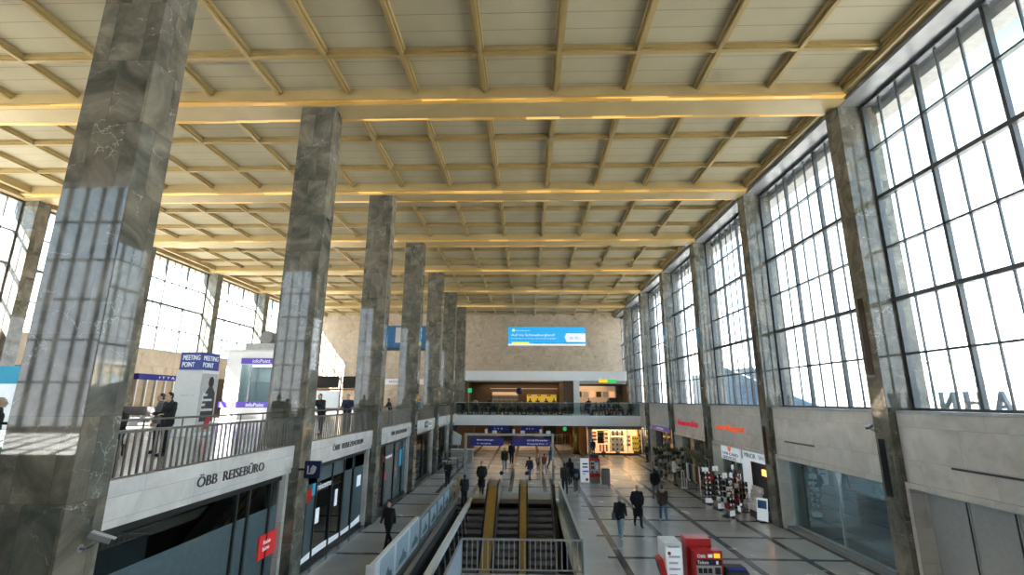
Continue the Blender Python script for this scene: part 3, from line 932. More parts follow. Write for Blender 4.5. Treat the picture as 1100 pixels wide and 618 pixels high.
box(-7.0, -6.55, 58.45, 58.55, 6.3, 6.8).build('panel', 'lamp_green', t)
MB().cyl((-6.8, 58.5, 6.8), (-6.8, 58.5, 7.7), 0.02).build('hanger', 'dark_metal', t)
t = thing('wall_clock_globe', 'dark round lamp globe hanging in the restaurant opening', 'lamp', (-0.9, 59, 6.2))
MB().ball((-0.9, 59, 6.5), 0.42).build('globe', 'navy', t)
MB().cyl((-0.9, 59, 6.9), (-0.9, 59, 7.7), 0.02).build('hanger', 'dark_metal', t)
# billboard
bb = thing('billboard', 'bright blue advertising billboard on the upper end wall', 'billboard', (2.53, 62.05, 12.3))
box(-2.4, 7.5, 62.0, 62.2, 12.28, 14.68).build('panel', 'bill_cyan', bb)
box(-2.4, 7.5, 61.98, 62.0, 12.28, 12.52).build('white_foot', 'bill_white', bb)
box(-1.9, 0.3, 61.97, 62.0, 12.45, 12.72).build('yellow_bar', 'bill_yellow', bb)
p = MB().prism([(4.85, 13.4), (5.1, 13.85), (7.5, 13.85), (7.5, 12.75), (5.1, 12.75)], 'y', 61.97, 62.0)
p.build('price_flag', 'bill_white', bb)
MB().prism([(-1.9, 14.1), (-1.55, 14.1), (-1.55, 14.4), (-1.8, 14.4)], 'y', 61.97, 62.0).build('logo', 'bill_yellow', bb)
text('small_line', 'Schneebergbahn', 1.9, 0.2, 'bill_white', (-0.5, 61.98, 14.2), FRONT, bb, 0.02)
text('headline', 'Auf ins Schneebergland!', 5.6, 0.42, 'bill_white', (0.8, 61.98, 13.6), FRONT, bb, 0.02)
text('small_line', 'Mit der Bahn ins Winter und Wandervergnügen', 5.8, 0.16, 'bill_white', (0.9, 61.98, 13.17), FRONT, bb, 0.02)
text('price', 'ab 25,-', 1.4, 0.36, 'bill_cyan', (6.2, 61.95, 13.25), FRONT, bb, 0.02)
text('address_line', 'Tickets und Infos im Reisezentrum', 6.3, 0.14, 'black', (4.0, 61.96, 12.58), FRONT, bb, 0.02)
# picture and white bands on the left of the end wall
t = thing('hanging_picture', 'large blue-grey picture panel high on the end wall behind the columns', 'picture', (-15.4, 62, 11.8))
box(-18.0, -12.8, 61.9, 62.2, 11.9, 14.8).build('panel', 'cloth_blue', t)
box(-17.0, -15.9, 61.88, 61.9, 12.6, 14.6).build('print', 'light_grey', t)
box(-18.0, -12.8, 61.7, 62.2, 11.6, 11.9).build('shadow_bar', 'charcoal', t)  # dark bar put in for the shadow under the picture
t = thing('shop_band', 'white upstairs shop band with violet lettering on the left of the end wall', 'sign', (-15, 61.8, 6.9))
box(-18.3, -8.0, 61.7, 62.2, 7.3, 8.0).build('band', 'white_paint', t)
text('lettering', 'REISEMARKT', 2.4, 0.3, 'violet', (-16.2, 61.7, 7.65), FRONT, t, 0.02)
t = thing('wall_sconce', 'small tan wall lamp on the sunlit end wall', 'lamp', (-20.9, 62.1, 9.2))
box(-21.2, -20.7, 61.9, 62.2, 9.0, 11.0).build('body', 'tan_marble', t)
# information board upstairs
t = thing('departure_board', 'upstairs departure board with dark screens over a bright white notice panel', 'screen', (-17.9, 44, ZM))
box(-18.9, -17.0, 43.9, 44.1, 6.45, 7.5).build('screen', 'black_gloss', t)
box(-16.75, -15.2, 44.3, 44.5, 6.45, 7.5).build('screen', 'black_gloss', t)
box(-20.4, -19.1, 43.9, 44.1, 6.45, 7.5).build('screen', 'cyan_poster', t)
box(-20.5, -15.2, 43.85, 44.15, 6.25, 6.4).build('crossbar', 'wood_orange', t)
box(-18.9, -16.9, 43.9, 44.0, 4.7, 6.2).build('notice_panel', 'sign_white', t)
for x in (-19.0, -16.85, -15.3):
    box(x - 0.05, x + 0.05, 44.0, 44.12, ZM, 7.5).build('post', 'light_grey', t)

# passage below the balcony
pw = MB()
pw.box(-7.4, 13.0, 70, 70.2, 0, 3.0).box(6.0, 6.25, 52.6, 70, 0, 3.0).box(-7.6, -7.4, 56, 70, 0, 3)
pw.box(-7.4, -5.6, 53.5, 53.9, 0, 3.0)
struct(pw.build('wall_passage', 'wood_orange'))
pw = MB().box(-7.6, 13.2, 62.2, 70.2, 2.95, 3.2)
struct(pw.build('ceiling_3', 'charcoal'))
for i in range(6):
    for j in range(2):
        o = MB().cyl((-5.5 + 2.1 * i, 55 + 5 * j, 2.92), (-5.5 + 2.1 * i, 55 + 5 * j, 2.95), 0.09).build('downlight', 'lamp_warm')
        tag(o, 'warm recessed downlight under the balcony, %s row, number %d from the left' % (('front', 'back')[j], i + 1), 'lamp', 'passage downlights')
for (x, m) in ((-3.6, 'black'), (-0.6, 'brown'), (2.3, 'charcoal')):
    o = MB().box(x, x + 1.7, 69.85, 70.0, 0, 2.5)
    o = o.build('door_%d' % (int(x) + 6), m)
    struct(o)
t = thing('yellow_pillar', 'gold-yellow pillar beside the lit shop under the balcony', 'pillar', (5.2, 53.6, 0))
MB().cyl((5.2, 53.6, 0), (5.2, 53.6, 2.95), 0.3, n=20).build('shaft', 'gold_metal', t)
MB().cyl((5.2, 53.6, 0), (5.2, 53.6, 0.15), 0.36, n=20).build('base', 'charcoal', t)
t = thing('information_sign', 'round green sign hanging beside the yellow pillar', 'sign', (3.9, 52, 2.2))
MB().cyl((3.9, 51.95, 2.6), (3.9, 52.05, 2.6), 0.2, n=20).build('disc', 'lamp_green', t)
MB().cyl((3.9, 52, 2.8), (3.9, 52, 2.95), 0.02).build('hanger', 'dark_metal', t)
# clothes rails in the passage
for i, (x, y) in enumerate(((3.4, 56.5), (4.4, 57.5))):
    t = thing('clothes_rail', 'clothes rail with dark garments in the passage, %s the yellow pillar' % ('left of' if i == 0 else 'behind'), 'clothes rail', (x, y, 0))
    MB().path([(x - 0.6, y, 0), (x - 0.6, y, 1.7), (x + 0.6, y, 1.7), (x + 0.6, y, 0)], 0.02).build('frame', 'steel', t)
    for q in range(8):
        xx = x - 0.5 + 0.14 * q
        MB().prism([(y - 0.22, 0.7), (y + 0.22, 0.7), (y + 0.2, 1.5), (y, 1.66), (y - 0.2, 1.5)], 'x', xx, xx + 0.07).build('garment', ['cloth_dark', 'cloth_olive', 'cloth_brown', 'cloth_yellow'][q % 4], t)
# lit shop window at the right end
sh = thing('lit_shop', 'brightly lit shop front with warm display windows under the right end of the balcony', 'shop front', (9.3, 52.5, 0))
box(6.27, 11.88, 52.4, 52.6, 2.55, 2.95).build('header', 'mid_grey', sh)
box(6.27, 11.88, 52.4, 52.6, 0.0, 0.22).build('base', 'charcoal', sh)
box(6.3, 6.75, 52.35, 52.6, 0.0, 2.55).build('grey_post', 'alu_grey', sh)
for x in (8.6, 10.4, 11.85):
    box(x - 0.03, x + 0.03, 52.42, 52.56, 0.22, 2.55).build('mullion', 'off_white', sh)
box(6.75, 11.86, 52.48, 52.5, 0.22, 2.55).build('pane', 'clear_glass', sh)
box(6.3, 11.88, 54.6, 54.8, 0, 2.95).build('back_wall', 'lit_cream', sh)
box(6.5, 11.8, 53.0, 53.2, 2.6, 2.66).build('light_tube', 'lamp_warm', sh)
bx = [(7.4, 8.1, 1.1, 2.4, 'black'), (6.85, 7.3, 1.3, 2.4, 'lit_pink'), (8.8, 10.1, 0.3, 1.75, 'off_white'), (11.0, 11.7, 0.35, 1.9, 'lit_yellow'), (10.45, 10.8, 0.8, 2.0, 'lit_pink'), (7.5, 8.5, 0.3, 1.0, 'lit_pink'), (11.72, 11.86, 0.5, 2.2, 'wood_orange'), (8.15, 8.5, 1.2, 2.45, 'wood_orange'), (8.8, 10.2, 1.9, 2.4, 'off_white')]
for i, (x0, x1, z0, z1, m) in enumerate(bx):
    t = thing('window_display', ['black poster panel', 'pink picture panel by the left post', 'pale display cabinet', 'yellow display at the right', 'narrow pink display column', 'low pink display of goods', 'narrow brown rack at the right end', 'slim brown panel beside the black poster', 'pale upper shelf of goods'][i] + ' inside the lit shop window', 'display', ((x0 + x1) / 2, 53.3, z0))
    box(x0, x1, 53.2, 53.32, z0, z1).build('board', m, t)
    q = MB()
    for a in range(3):
        for b_ in range(3):
            cx = x0 + (x1 - x0) * (a + 0.5) / 3
            cz = z0 + (z1 - z0) * (b_ + 0.5) / 3
            q.ball((cx, 53.18, cz), 0.09, 0.05, 0.12, 8, 6)
    q.build('goods', ['charcoal', 'wood_orange', 'brown', 'wood_orange', 'red', 'brown', 'charcoal', 'lit_pink', 'brown'][i], t)
    if z0 > 0.5:
        MB().cyl(((x0 + x1) / 2, 53.26, z1), ((x0 + x1) / 2, 53.26, 2.7), 0.012).build('hanger', 'steel', t)
    else:
        box((x0 + x1) / 2 - 0.2, (x0 + x1) / 2 + 0.2, 53.2, 53.4, 0, z0).build('stand', 'brown', t)
ll = bpy.data.lights.new('shop_light', 'AREA'); ll.energy = 55; ll.size = 5; ll.size_y = 0.8; ll.shape = 'RECTANGLE'; ll.color = (1, 0.78, 0.5)
lo = bpy.data.objects.new('shop_light', ll); COL.objects.link(lo); lo.location = (9.3, 53.5, 2.58)
ll = bpy.data.lights.new('passage_light', 'AREA'); ll.energy = 110; ll.size = 10; ll.size_y = 5; ll.shape = 'RECTANGLE'; ll.color = (1, 0.7, 0.4)
lo = bpy.data.objects.new('passage_light', ll); COL.objects.link(lo); lo.location = (-1, 60.5, 2.88)
ll = bpy.data.lights.new('restaurant_light', 'AREA'); ll.energy = 110; ll.size = 16; ll.size_y = 3; ll.shape = 'RECTANGLE'; ll.color = (1, 0.75, 0.45)
lo = bpy.data.objects.new('restaurant_light', ll); COL.objects.link(lo); lo.location = (2, 64.0, 7.6)
# gantry with blue direction signs
ga = thing('sign_gantry', 'grey portal frame with blue direction boards beyond the escalators', 'gantry', (-1.3, 36.4, 0))
for x in (-4.42, 1.86):
    box(x - 0.08, x + 0.08, 36.32, 36.48, 0, 3.1).build('post', 'alu_grey', ga)
box(-4.5, 1.94, 36.33, 36.47, 2.96, 3.12).build('beam', 'alu_grey', ga)
for i, x in enumerate((-2.95, -2.35, -0.95, -0.3, 1.0, 1.55, 2.3)):
    if x < 2:
        t = box(x - 0.09 - 0.06 * (i % 2), x + 0.09 + 0.06 * (i % 2), 36.3, 36.5, 3.12, 3.42 - 0.1 * (i % 2)).build('lamp_box', 'off_white', ga)
def dirsign(x0, x1, y, z0, z1, label, words, hang):
    t = thing('direction_sign', label, 'sign', ((x0 + x1) / 2, y, z0))
    box(x0, x1, y - 0.05, y + 0.05, z0, z1).build('board', 'blue_sign', t)
    for i, (wx, wz, w, s) in enumerate(words):
        text('lettering', s, w, 0.1, 'sign_white', (wx, y - 0.06, wz), FRONT, t, 0.01)
    for x in (x0 + 0.3, x1 - 0.3):
        MB().cyl((x, y, z1), (x, y, hang), 0.02).build('hanger', 'dark_metal', t)
dirsign(-4.1, -1.7, 36.4, 2.27, 2.82, 'left blue direction board hanging from the grey gantry', [(-3.0, 2.66, 1.2, 'Bahnsteige'), (-3.1, 2.42, 1.0, '← Ausgang')], 2.97)
dirsign(-1.05, 1.66, 36.4, 2.27, 2.82, 'right blue direction board hanging from the grey gantry', [(0.75, 2.66, 1.5, 'U3 U6 Mariahilfer'), (0.75, 2.42, 1.5, 'Ausgang Exit →')], 2.97)
dirsign(-3.9, -1.85, 51.4, 2.36, 2.86, 'left blue sign under the balcony edge, behind the gantry', [(-2.9, 2.62, 0.8, '1 2 3')], 2.96)
dirsign(-0.6, 1.4, 51.4, 2.36, 2.86, 'right blue sign under the balcony edge, behind the gantry', [(0.3, 2.62, 0.8, '8 9 →')], 2.96)
# cafe corner at the left end
t = thing('sunlit_screen', 'white sunlit screen leaning in the cafe corner past the left shop fronts', 'screen', (-7.0, 50, 1.0))
MB().prism([(-8.3, 1.1), (-6.6, 1.1), (-6.5, 2.0), (-7.6, 2.6), (-8.4, 2.3)], 'y', 50.0, 50.1).build('panel', 'white_paint', t)
for x in (-8.1, -6.8):
    MB().cyl((x, 50.05, 0), (x, 50.05, 1.2), 0.03).build('leg', 'steel', t)
t = thing('cafe_barrier', 'steel barrier with glass panel beside the cafe corner under the balcony', 'railing', (-6.3, 44, 0))
MB().path([(-7.2, 43.5, 0), (-7.2, 43.5, 1.1), (-5.2, 44.2, 1.1), (-5.2, 44.2, 0)], 0.03).path([(-7.2, 43.5, 0.6), (-5.2, 44.2, 0.6)], 0.02).build('frame', 'steel', t)
t = thing('cafe_counter', 'low tan counter in the cafe corner at the end of the left shops', 'counter', (-5.9, 46, 0))
box(-6.85, -4.9, 45.6, 46.4, 0, 1.05).build('body', 'concrete', t, bevel=0.02)
box(-6.9, -4.8, 45.5, 46.5, 1.05, 1.1).build('top', 'off_white', t)

# ------------------------------------------------------------------ balcony tables, chairs
def chair_proto():
    t = thing('cafe_chair', 'dark cafe chair on the balcony', 'chair')
    box(-0.21, 0.21, -0.21, 0.21, 0.43, 0.47).build('seat', 'charcoal', t, world=False)
    box(-0.2, 0.2, -0.23, -0.19, 0.55, 0.9).build('backrest', 'charcoal', t, world=False)
    for sx in (-1, 1):
        for sy in (-1, 1):
            MB().cyl((sx * 0.18, sy * 0.18, 0), (sx * 0.18, sy * 0.2, 0.9 if sy < 0 else 0.44), 0.014, n=6).build('leg', 'dark_metal', t, world=False)
    return t
def table_proto():
    t = thing('cafe_table', 'small round cafe table on the balcony', 'table')
    MB().cyl((0, 0, 0.71), (0, 0, 0.74), 0.36, n=18).build('top', 'light_grey', t, world=False)
    MB().cyl((0, 0, 0.03), (0, 0, 0.71), 0.03).build('leg', 'steel', t, world=False)
    MB().cyl((0, 0, 0), (0, 0, 0.03), 0.24, n=16).build('base', 'dark_metal', t, world=False)
    return t
TABX = [-6.0, -4.1, -2.2, -0.3, 1.6, 3.5, 6.6, 8.5, 10.4]
cp, tp = chair_proto(), table_proto()
SEATS = []
firstc = firstt = True
for i, x in enumerate(TABX):
    y = 52.4 + 0.35 * (i % 3)
    tl = 'round cafe table on the balcony, number %d from the left' % (i + 1)
    if firstt: tp.location = (x, y, 3.95); tp['label'] = tl; tp['group'] = 'balcony cafe tables'; firstt = False
    else: dup(tp, (x, y, 3.95), 0, tl)
    for q, (dx, rz) in enumerate(((-0.72, -PI / 2), (0.72, PI / 2))):
        if x + dx > 11.7: continue
        cl = 'dark cafe chair on the %s of balcony table number %d from the left' % (('left', 'right')[q], i + 1)
        if firstc: cp.location = (x + dx, y, 3.95); cp.rotation_euler = (0, 0, rz); cp['label'] = cl; cp['group'] = 'balcony cafe chairs'; firstc = False
        else: dup(cp, (x + dx, y, 3.95), rz, cl)
        SEATS.append((x + dx, y, rz, i, q))
for i, x in enumerate([-5.2, -3.2, -1.2, 0.7, 2.6, 7.2, 9.2]):
    y = 55.2 + 0.3 * (i % 2)
    dup(tp, (x, y, 3.95), 0, 'round cafe table in the rear balcony row, number %d from the left' % (i + 1))
    for q, (dx, rz) in enumerate(((-0.72, -PI / 2), (0.72, PI / 2))):
        dup(cp, (x + dx, y, 3.95), rz, 'dark cafe chair on the %s of rear balcony table number %d' % (('left', 'right')[q], i + 1))
        SEATS.append((x + dx, y, rz, 100 + i, q))
for i, (x, y) in enumerate(((-6.4, 40.3), (-6.2, 42.2))):
    dup(tp, (x, y, 0), 0, 'cafe table in the corner past the left shop fronts, %s' % ('nearer' if i == 0 else 'farther'), 'corner cafe tables')
    for q, (dx, rz) in enumerate(((-0.7, -PI / 2), (0.7, PI / 2))):
        dup(cp, (x + dx, y, 0), rz, 'cafe chair on the %s of the %s corner cafe table' % (('left', 'right')[q], 'nearer' if i == 0 else 'farther'), 'corner cafe chairs')

# ------------------------------------------------------------------ right-hand shops
wsh = MB()
for k in range(0, 6):
    y0, y1 = PIL(k) + 0.735, PIL(k + 1)
    wsh.box(17.0, 17.2, y0 - 0.7, y1, 0, 3.4)
    wsh.box(12.3, 17.0, y0 - 0.5, y0 - 0.3, 0, 3.4)
o = wsh.build('wall_shops_right', 'off_white'); struct(o)
struct(box(12.0, 17.2, 0, 62, 3.4, 3.5).build('ceiling_4', 'off_white'))
struct(box(13.0, 17.2, 0, 62, -0.3, 0.0).build('floor_5', 'mid_grey'))
def rfront(k, label, mat, mull):
    y0, y1 = PIL(k) + 0.735 + 0.14, PIL(k + 1) - 0.14
    s = thing('storefront', label, 'shop front', (11.95, (y0 + y1) / 2, 0), 0, 'right side shop fronts')
    m = MB().box(11.9, 12.0, y0, y1, 2.86, 2.98).box(11.9, 12.0, y0, y1, 0.13, 0.18)
    for t in mull:
        y = y0 + (y1 - y0) * t
        m.box(11.92, 11.99, y - 0.02, y + 0.02, 0.18, 2.86)
    m.build('frame', 'alu_grey', s)
    box(11.94, 11.96, y0 if k != 2 else 28.4, y1, 0.18, 2.86).build('pane', mat, s)
    return s, y0, y1
f0, y0, y1 = rfront(0, 'shop front with grey covered glass panels at the right edge of the view', 'frosted_grey', [0.2, 0.4, 0.6, 0.8])
for t in (0.21, 0.41, 0.61, 0.81):
    y = y0 + (y1 - y0) * t
    box(11.93, 11.938, y - 0.025, y + 0.025, 0.2, 2.84).build('joint', 'black', f0)
f1, y0, y1 = rfront(1, 'empty shop front with clear glass, bluish room and green exit lamp behind it', 'shop_glass', [0.5])
t = thing('light_tube', 'long white light tube inside the empty right shop', 'lamp', (13.0, (y0 + y1) / 2, 2.7))
box(12.9, 13.0, y0 + 0.6, y1 - 1.4, 2.78, 2.84).build('tube', 'sign_white', t)
box(12.88, 13.02, y0 + 0.5, y1 - 1.3, 2.84, 2.9).build('batten', 'off_white', t)
t = thing('exit_lamp', 'small green exit lamp inside the empty right shop', 'sign', (12.8, 21.6, 2.65))
box(12.75, 12.85, 21.3, 21.8, 2.68, 2.80).build('panel', 'lamp_green', t)
t = thing('partition_screen', 'pale blue partition boards inside the empty right shop', 'partition', (15.05, 21, 0))
for i in range(4):
    box(15.0, 15.1, 17.2 + 2.1 * i, 19.27 + 2.1 * i, 1.45, 3.2).build('board', 'sign_white', t)
box(14.95, 15.15, 17.2, 25.6, 0, 1.45).build('plinth', 'mid_grey', t)
ll = bpy.data.lights.new('empty_shop_light', 'AREA'); ll.energy = 130; ll.size = 3; ll.color = (0.75, 0.9, 1)
lo = bpy.data.objects.new('empty_shop_light', ll); COL.objects.link(lo); lo.location = (13.6, 20, 3.3)
f2, y0, y1 = rfront(2, 'gift shop front with a white sign board and open doorway behind the display stands', 'shop_glass', [0.48, 0.72])
t = thing('shop_sign', 'white shop sign board over the open doorway of the gift shop', 'sign', (11.85, 26.4, 2.4))
box(11.8, 11.9, 24.7, 28.2, 2.42, 2.95).build('board', 'sign_white', t)
text('lettering', 'MINOR', 1.3, 0.24, 'cloth_grey', (11.8, 27.3, 2.69), RIGHTWALL, t, 0.01)
text('lettering', 'SINCE 4', 1.3, 0.2, 'light_grey', (11.8, 25.7, 2.69), RIGHTWALL, t, 0.01)
t = thing('shop_sign', 'small white sign with orange emblem and blue words at the left of the gift shop', 'sign', (11.85, 29.9, 2.3))
box(11.8, 11.9, 28.6, 31.2, 2.15, 2.95).build('board', 'sign_white', t)
MB().prism([(29.7, 2.88), (30.2, 2.88), (30.12, 2.7), (29.95, 2.62), (29.78, 2.7)], 'x', 11.785, 11.8).build('emblem', 'sign_orange_letters', t)
text('lettering', 'UNI CARD\nSERVICES', 2.2, 0.38, 'cloth_navy', (11.8, 29.9, 2.38), RIGHTWALL, t, 0.01)
t = thing('doorpost_board', 'white door post panel beside the dark gift shop doorway', 'panel', (11.85, 28.3, 0))
box(11.82, 11.9, 27.5, 28.4, 0.14, 2.42).build('panel', 'sign_white', t)
struct(box(12.3, 12.4, 24.4, 29.5, 0.0, 2.95).build('door_9', 'black'))  # shade inside the open doorway, put in as a black sheet
t = thing('shop_screen', 'orange lit screen hanging in the dark gift shop doorway', 'screen', (12.2, 25.2, 1.9))
box(12.15, 12.25, 25.2, 26.9, 1.75, 2.05).build('screen', 'screen_orange', t)
f3, y0, y1 = rfront(3, 'florist shop front behind the plant stand', 'shop_glass', [0.3, 0.65])
f4, y0, y1 = rfront(4, 'dark shop front with a violet band, fifth bay of the right wall', 'teal_glass', [0.5])
f5, y0, y1 = rfront(5, 'shop front of the right wall under the balcony end', 'teal_glass', [0.5])
t = thing('violet_band', 'slanting violet sign band under the right wall parapet, near the balcony', 'sign', (11.5, 43.5, 3.0))
box(11.40, 11.48, 40.5, 46.2, 3.0, 3.35).build('band', 'violet', t)
text('lettering', 'mobil shop', 2.2, 0.18, 'sign_white', (11.4, 43.5, 3.18), RIGHTWALL, t, 0.01)
for k in (2, 3):
    ll = bpy.data.lights.new('shop_ceiling_light', 'AREA'); ll.energy = 55; ll.size = 3; ll.color = (1, 0.9, 0.75)
    lo = bpy.data.objects.new('shop_ceiling_light', ll); COL.objects.link(lo); lo.location = (13.8, PIL(k) + 5.2, 3.3)
tag(text('wall_lettering', 'blumensalon', 4.3, 0.42, 'sign_red_letters', (11.47, 36.2, 3.95), RIGHTWALL, None, 0.05), 'red letters on the right wall parapet over the florist', 'lettering')
tag(text('wall_lettering', 'moodbags.at', 3.8, 0.40, 'sign_orange_letters', (11.47, 28.8, 3.98), RIGHTWALL, None, 0.05), 'orange letters on the right wall parapet over the gift shop', 'lettering')
# florist shop glow inside: goods shelf
t = thing('shop_shelf', 'lit shelf of goods behind the florist glass', 'shelf', (13.2, 36, 0))
for j in range(4):
    box(13.0, 13.4, 33, 39, 0.5 + 0.6 * j, 0.54 + 0.6 * j).build('shelf', 'off_white', t)
box(13.4, 13.5, 33, 39, 0, 2.8).build('back', 'lit_cream', t)
q = MB()
for j in range(4):
    for i in range(18):
        q.ball((13.15, 33.2 + 0.32 * i, 0.66 + 0.6 * j), 0.1, 0.12, 0.12 + 0.05 * random.random(), 8, 5)
q.build('goods', 'wood_orange', t)

# ------------------------------------------------------------------ machines in the foreground
t = thing('validator_machine', 'pale grey machine with a red slanted side terminal, beside the tall red ticket machine', 'machine', (3.97, 14.9, 0))
box(3.73, 4.22, 14.55, 15.25, 0.1, 1.72).build('cabinet', 'white_paint', t, bevel=0.02)
box(3.71, 4.24, 14.53, 15.27, 0, 0.1).build('plinth', 'charcoal', t)
box(3.78, 4.18, 14.535, 14.55, 0.75, 1.6).build('map_panel', 'sign_white', t)
text('lettering', 'Information', 0.3, 0.06, 'cloth_blue', (3.98, 14.53, 1.63), FRONT, t, 0.006)
MB().cyl((3.86, 14.52, 1.46), (3.86, 14.536, 1.46), 0.045, n=16).build('round_mark', 'cloth_red', t)
for z, w in ((1.35, 0.3), (1.2, 0.24), (1.05, 0.3), (0.9, 0.2)):
    box(3.84, 3.84 + w, 14.528, 14.536, z, z + 0.05).build('printed_line', 'light_grey', t)
M = Matrix.Translation((3.66, 14.62, 1.05)) @ Euler((0, math.radians(-14), 0)).to_matrix().to_4x4()
MB().xbox(M, 0.14, 0.4, 0.6).build('side_terminal', 'red', t, bevel=0.015)
MB().xbox(M @ Matrix.Translation((-0.075, 0, 0.08)), 0.012, 0.3, 0.3).build('terminal_screen', 'black_gloss', t)
t = thing('ticket_machine', 'tall red ticket machine with a lower front cabinet, beside the pale grey machine', 'ticket machine', (4.85, 14.9, 0))
box(4.42, 5.12, 14.86, 15.35, 0, 1.75).build('rear_cabinet', 'red', t, bevel=0.02)
box(4.5, 5.28, 14.5, 14.85, 0.08, 1.55).build('front_cabinet', 'red', t, bevel=0.02)
box(4.5, 5.28, 14.52, 14.85, 0, 0.08).build('plinth', 'charcoal', t)
box(4.55, 5.23, 14.485, 14.5, 1.2, 1.33).build('name_band', 'black', t)
text('lettering', 'Tickets', 0.3, 0.08, 'sign_white', (4.73, 14.48, 1.265), FRONT, t, 0.006)
box(4.95, 5.01, 14.478, 14.485, 1.22, 1.3).build('pictogram', 'blue_sign', t)
box(5.08, 5.14, 14.478, 14.485, 1.22, 1.3).build('pictogram', 'sign_white', t)
text('logo', 'ÖBB', 0.22, 0.09, 'sign_white', (4.70, 14.49, 1.42), FRONT, t, 0.006)
box(4.88, 5.0, 14.488, 14.5, 1.38, 1.46).build('emblem', 'sign_white', t)
box(5.04, 5.2, 14.488, 14.5, 1.37, 1.48).build('emblem', 'sign_yellow', t)
box(4.56, 5.22, 14.49, 14.5, 0.45, 1.18).build('control_panel', 'light_grey', t)
for i in range(3):
    box(4.60 + 0.13 * i, 4.70 + 0.13 * i, 14.475, 14.49, 1.0, 1.12).build('slot', 'black', t)
box(5.04, 5.18, 14.475, 14.49, 0.98, 1.14).build('keypad', 'charcoal', t)
box(4.60, 4.96, 14.47, 14.49, 0.55, 0.9).build('touch_screen', 'black_gloss', t)
box(4.58, 4.99, 14.478, 14.485, 0.9, 0.95).build('red_strip', 'red', t)
t = thing('brochure_unit', 'low dark unit with blue and red strips, right of the tall red machine', 'machine', (5.55, 14.2, 0))
MB().prism([(13.6, 0), (14.8, 0), (14.8, 1.15), (14.45, 1.15), (13.6, 0.85)], 'x', 5.32, 5.85).build('body', 'charcoal', t, bevel=0.01)
M = Matrix.Translation((5.58, 14.38, 1.14)) @ Euler((math.radians(19), 0, 0)).to_matrix().to_4x4()
MB().xbox(M, 0.46, 0.14, 0.02).build('blue_strip', 'blue_sign', t)
M = Matrix.Translation((5.6, 14.1, 1.045)) @ Euler((math.radians(19), 0, 0)).to_matrix().to_4x4()
MB().xbox(M, 0.46, 0.12, 0.02).build('red_strip', 'red', t)
# mid-hall sign stele, red machine, grey bin
t = thing('advert_stele', 'white advertising stele standing by the red machine in mid hall', 'sign', (3.95, 35.2, 0))
box(3.66, 4.24, 35.1, 35.25, 0.05, 1.6).build('board', 'sign_white', t)
box(3.6, 4.3, 35.05, 35.3, 0, 0.06).build('foot', 'alu_grey', t)
for (z, w, m) in ((1.2, 0.36, 'cloth_navy'), (1.0, 0.36, 'charcoal'), (0.72, 0.4, 'violet'), (0.55, 0.2, 'light_grey')):
    box(3.8, 3.8 + w, 35.085, 35.1, z, z + 0.09).build('print_line', m, t)
MB().cyl((4.08, 35.085, 0.24), (4.08, 35.1, 0.24), 0.1, n=16).build('red_spot', 'red', t)
t = thing('ticket_machine', 'smaller red ticket machine standing behind the white stele in mid hall', 'ticket machine', (4.62, 35.3, 0))
box(4.27, 5.0, 35.15, 35.7, 0.0, 0.38).build('base', 'mid_grey', t)
box(4.27, 5.0, 35.15, 35.7, 0.38, 1.62).build('cabinet', 'red', t, bevel=0.02)
box(4.35, 4.92, 35.2, 35.7, 1.62, 1.86).build('top_box', 'charcoal', t)
box(4.33, 4.92, 35.135, 35.15, 0.65, 1.45).build('control_panel', 'light_grey', t)
for (x0, x1, z0, z1, m) in ((4.36, 4.6, 1.2, 1.32, 'black'), (4.64, 4.9, 1.36, 1.44, 'blue_sign'), (4.38, 4.62, 0.9, 1.12, 'cloth_red'), (4.7, 4.88, 0.9, 1.15, 'white_paint'), (4.4, 4.52, 0.68, 0.76, 'black'), (4.7, 4.85, 0.68, 0.76, 'blue_sign')):
    box(x0, x1, 35.125, 35.135, z0, z1).build('control', m, t)
t = thing('waste_bin', 'grey square waste bin right of the mid hall red machine', 'bin', (5.3, 34.9, 0))
box(5.05, 5.6, 34.7, 35.2, 0, 0.92).build('body', 'mid_grey', t, bevel=0.015)
box(5.08, 5.57, 34.73, 35.17, 0.92, 0.98).build('lid', 'charcoal', t)
box(5.03, 5.1, 34.8, 35.1, 0.3, 0.85).build('flap', 'black', t)

# ------------------------------------------------------------------ display stands, plants
PACK = ['red', 'black', 'cloth_white', 'green_leaf', 'charcoal', 'cloth_red', 'cloth_navy', 'white_paint']
pk = {}
def packet(m, loc, rz, label, group):
    if m not in pk:
        o = MB().box(-0.06, 0.06, -0.02, 0.02, -0.11, 0.08).cyl((0, 0, 0.08), (0, -0.0, 0.10), 0.012, n=6).build('accessory_pack', m, None)
        o.data.name = 'accessory_pack'
        pk[m] = o
        first = True
    else:
        o = pk[m].copy(); COL.objects.link(o)
    o.location = loc
    o.rotation_euler = (0, 0, rz)
    tag(o, label, 'packet', group)
RK = [(9.95, 28.9, 1.75, 'farthest left'), (10.0, 27.5, 2.0, 'second from the left'), (9.8, 25.75, 1.9, 'frontmost'),
      (11.15, 28.1, 2.0, 'by the shop glass'), (11.05, 26.9, 1.7, 'before the dark doorway'), (10.45, 26.6, 1.8, 'in the cluster centre')]
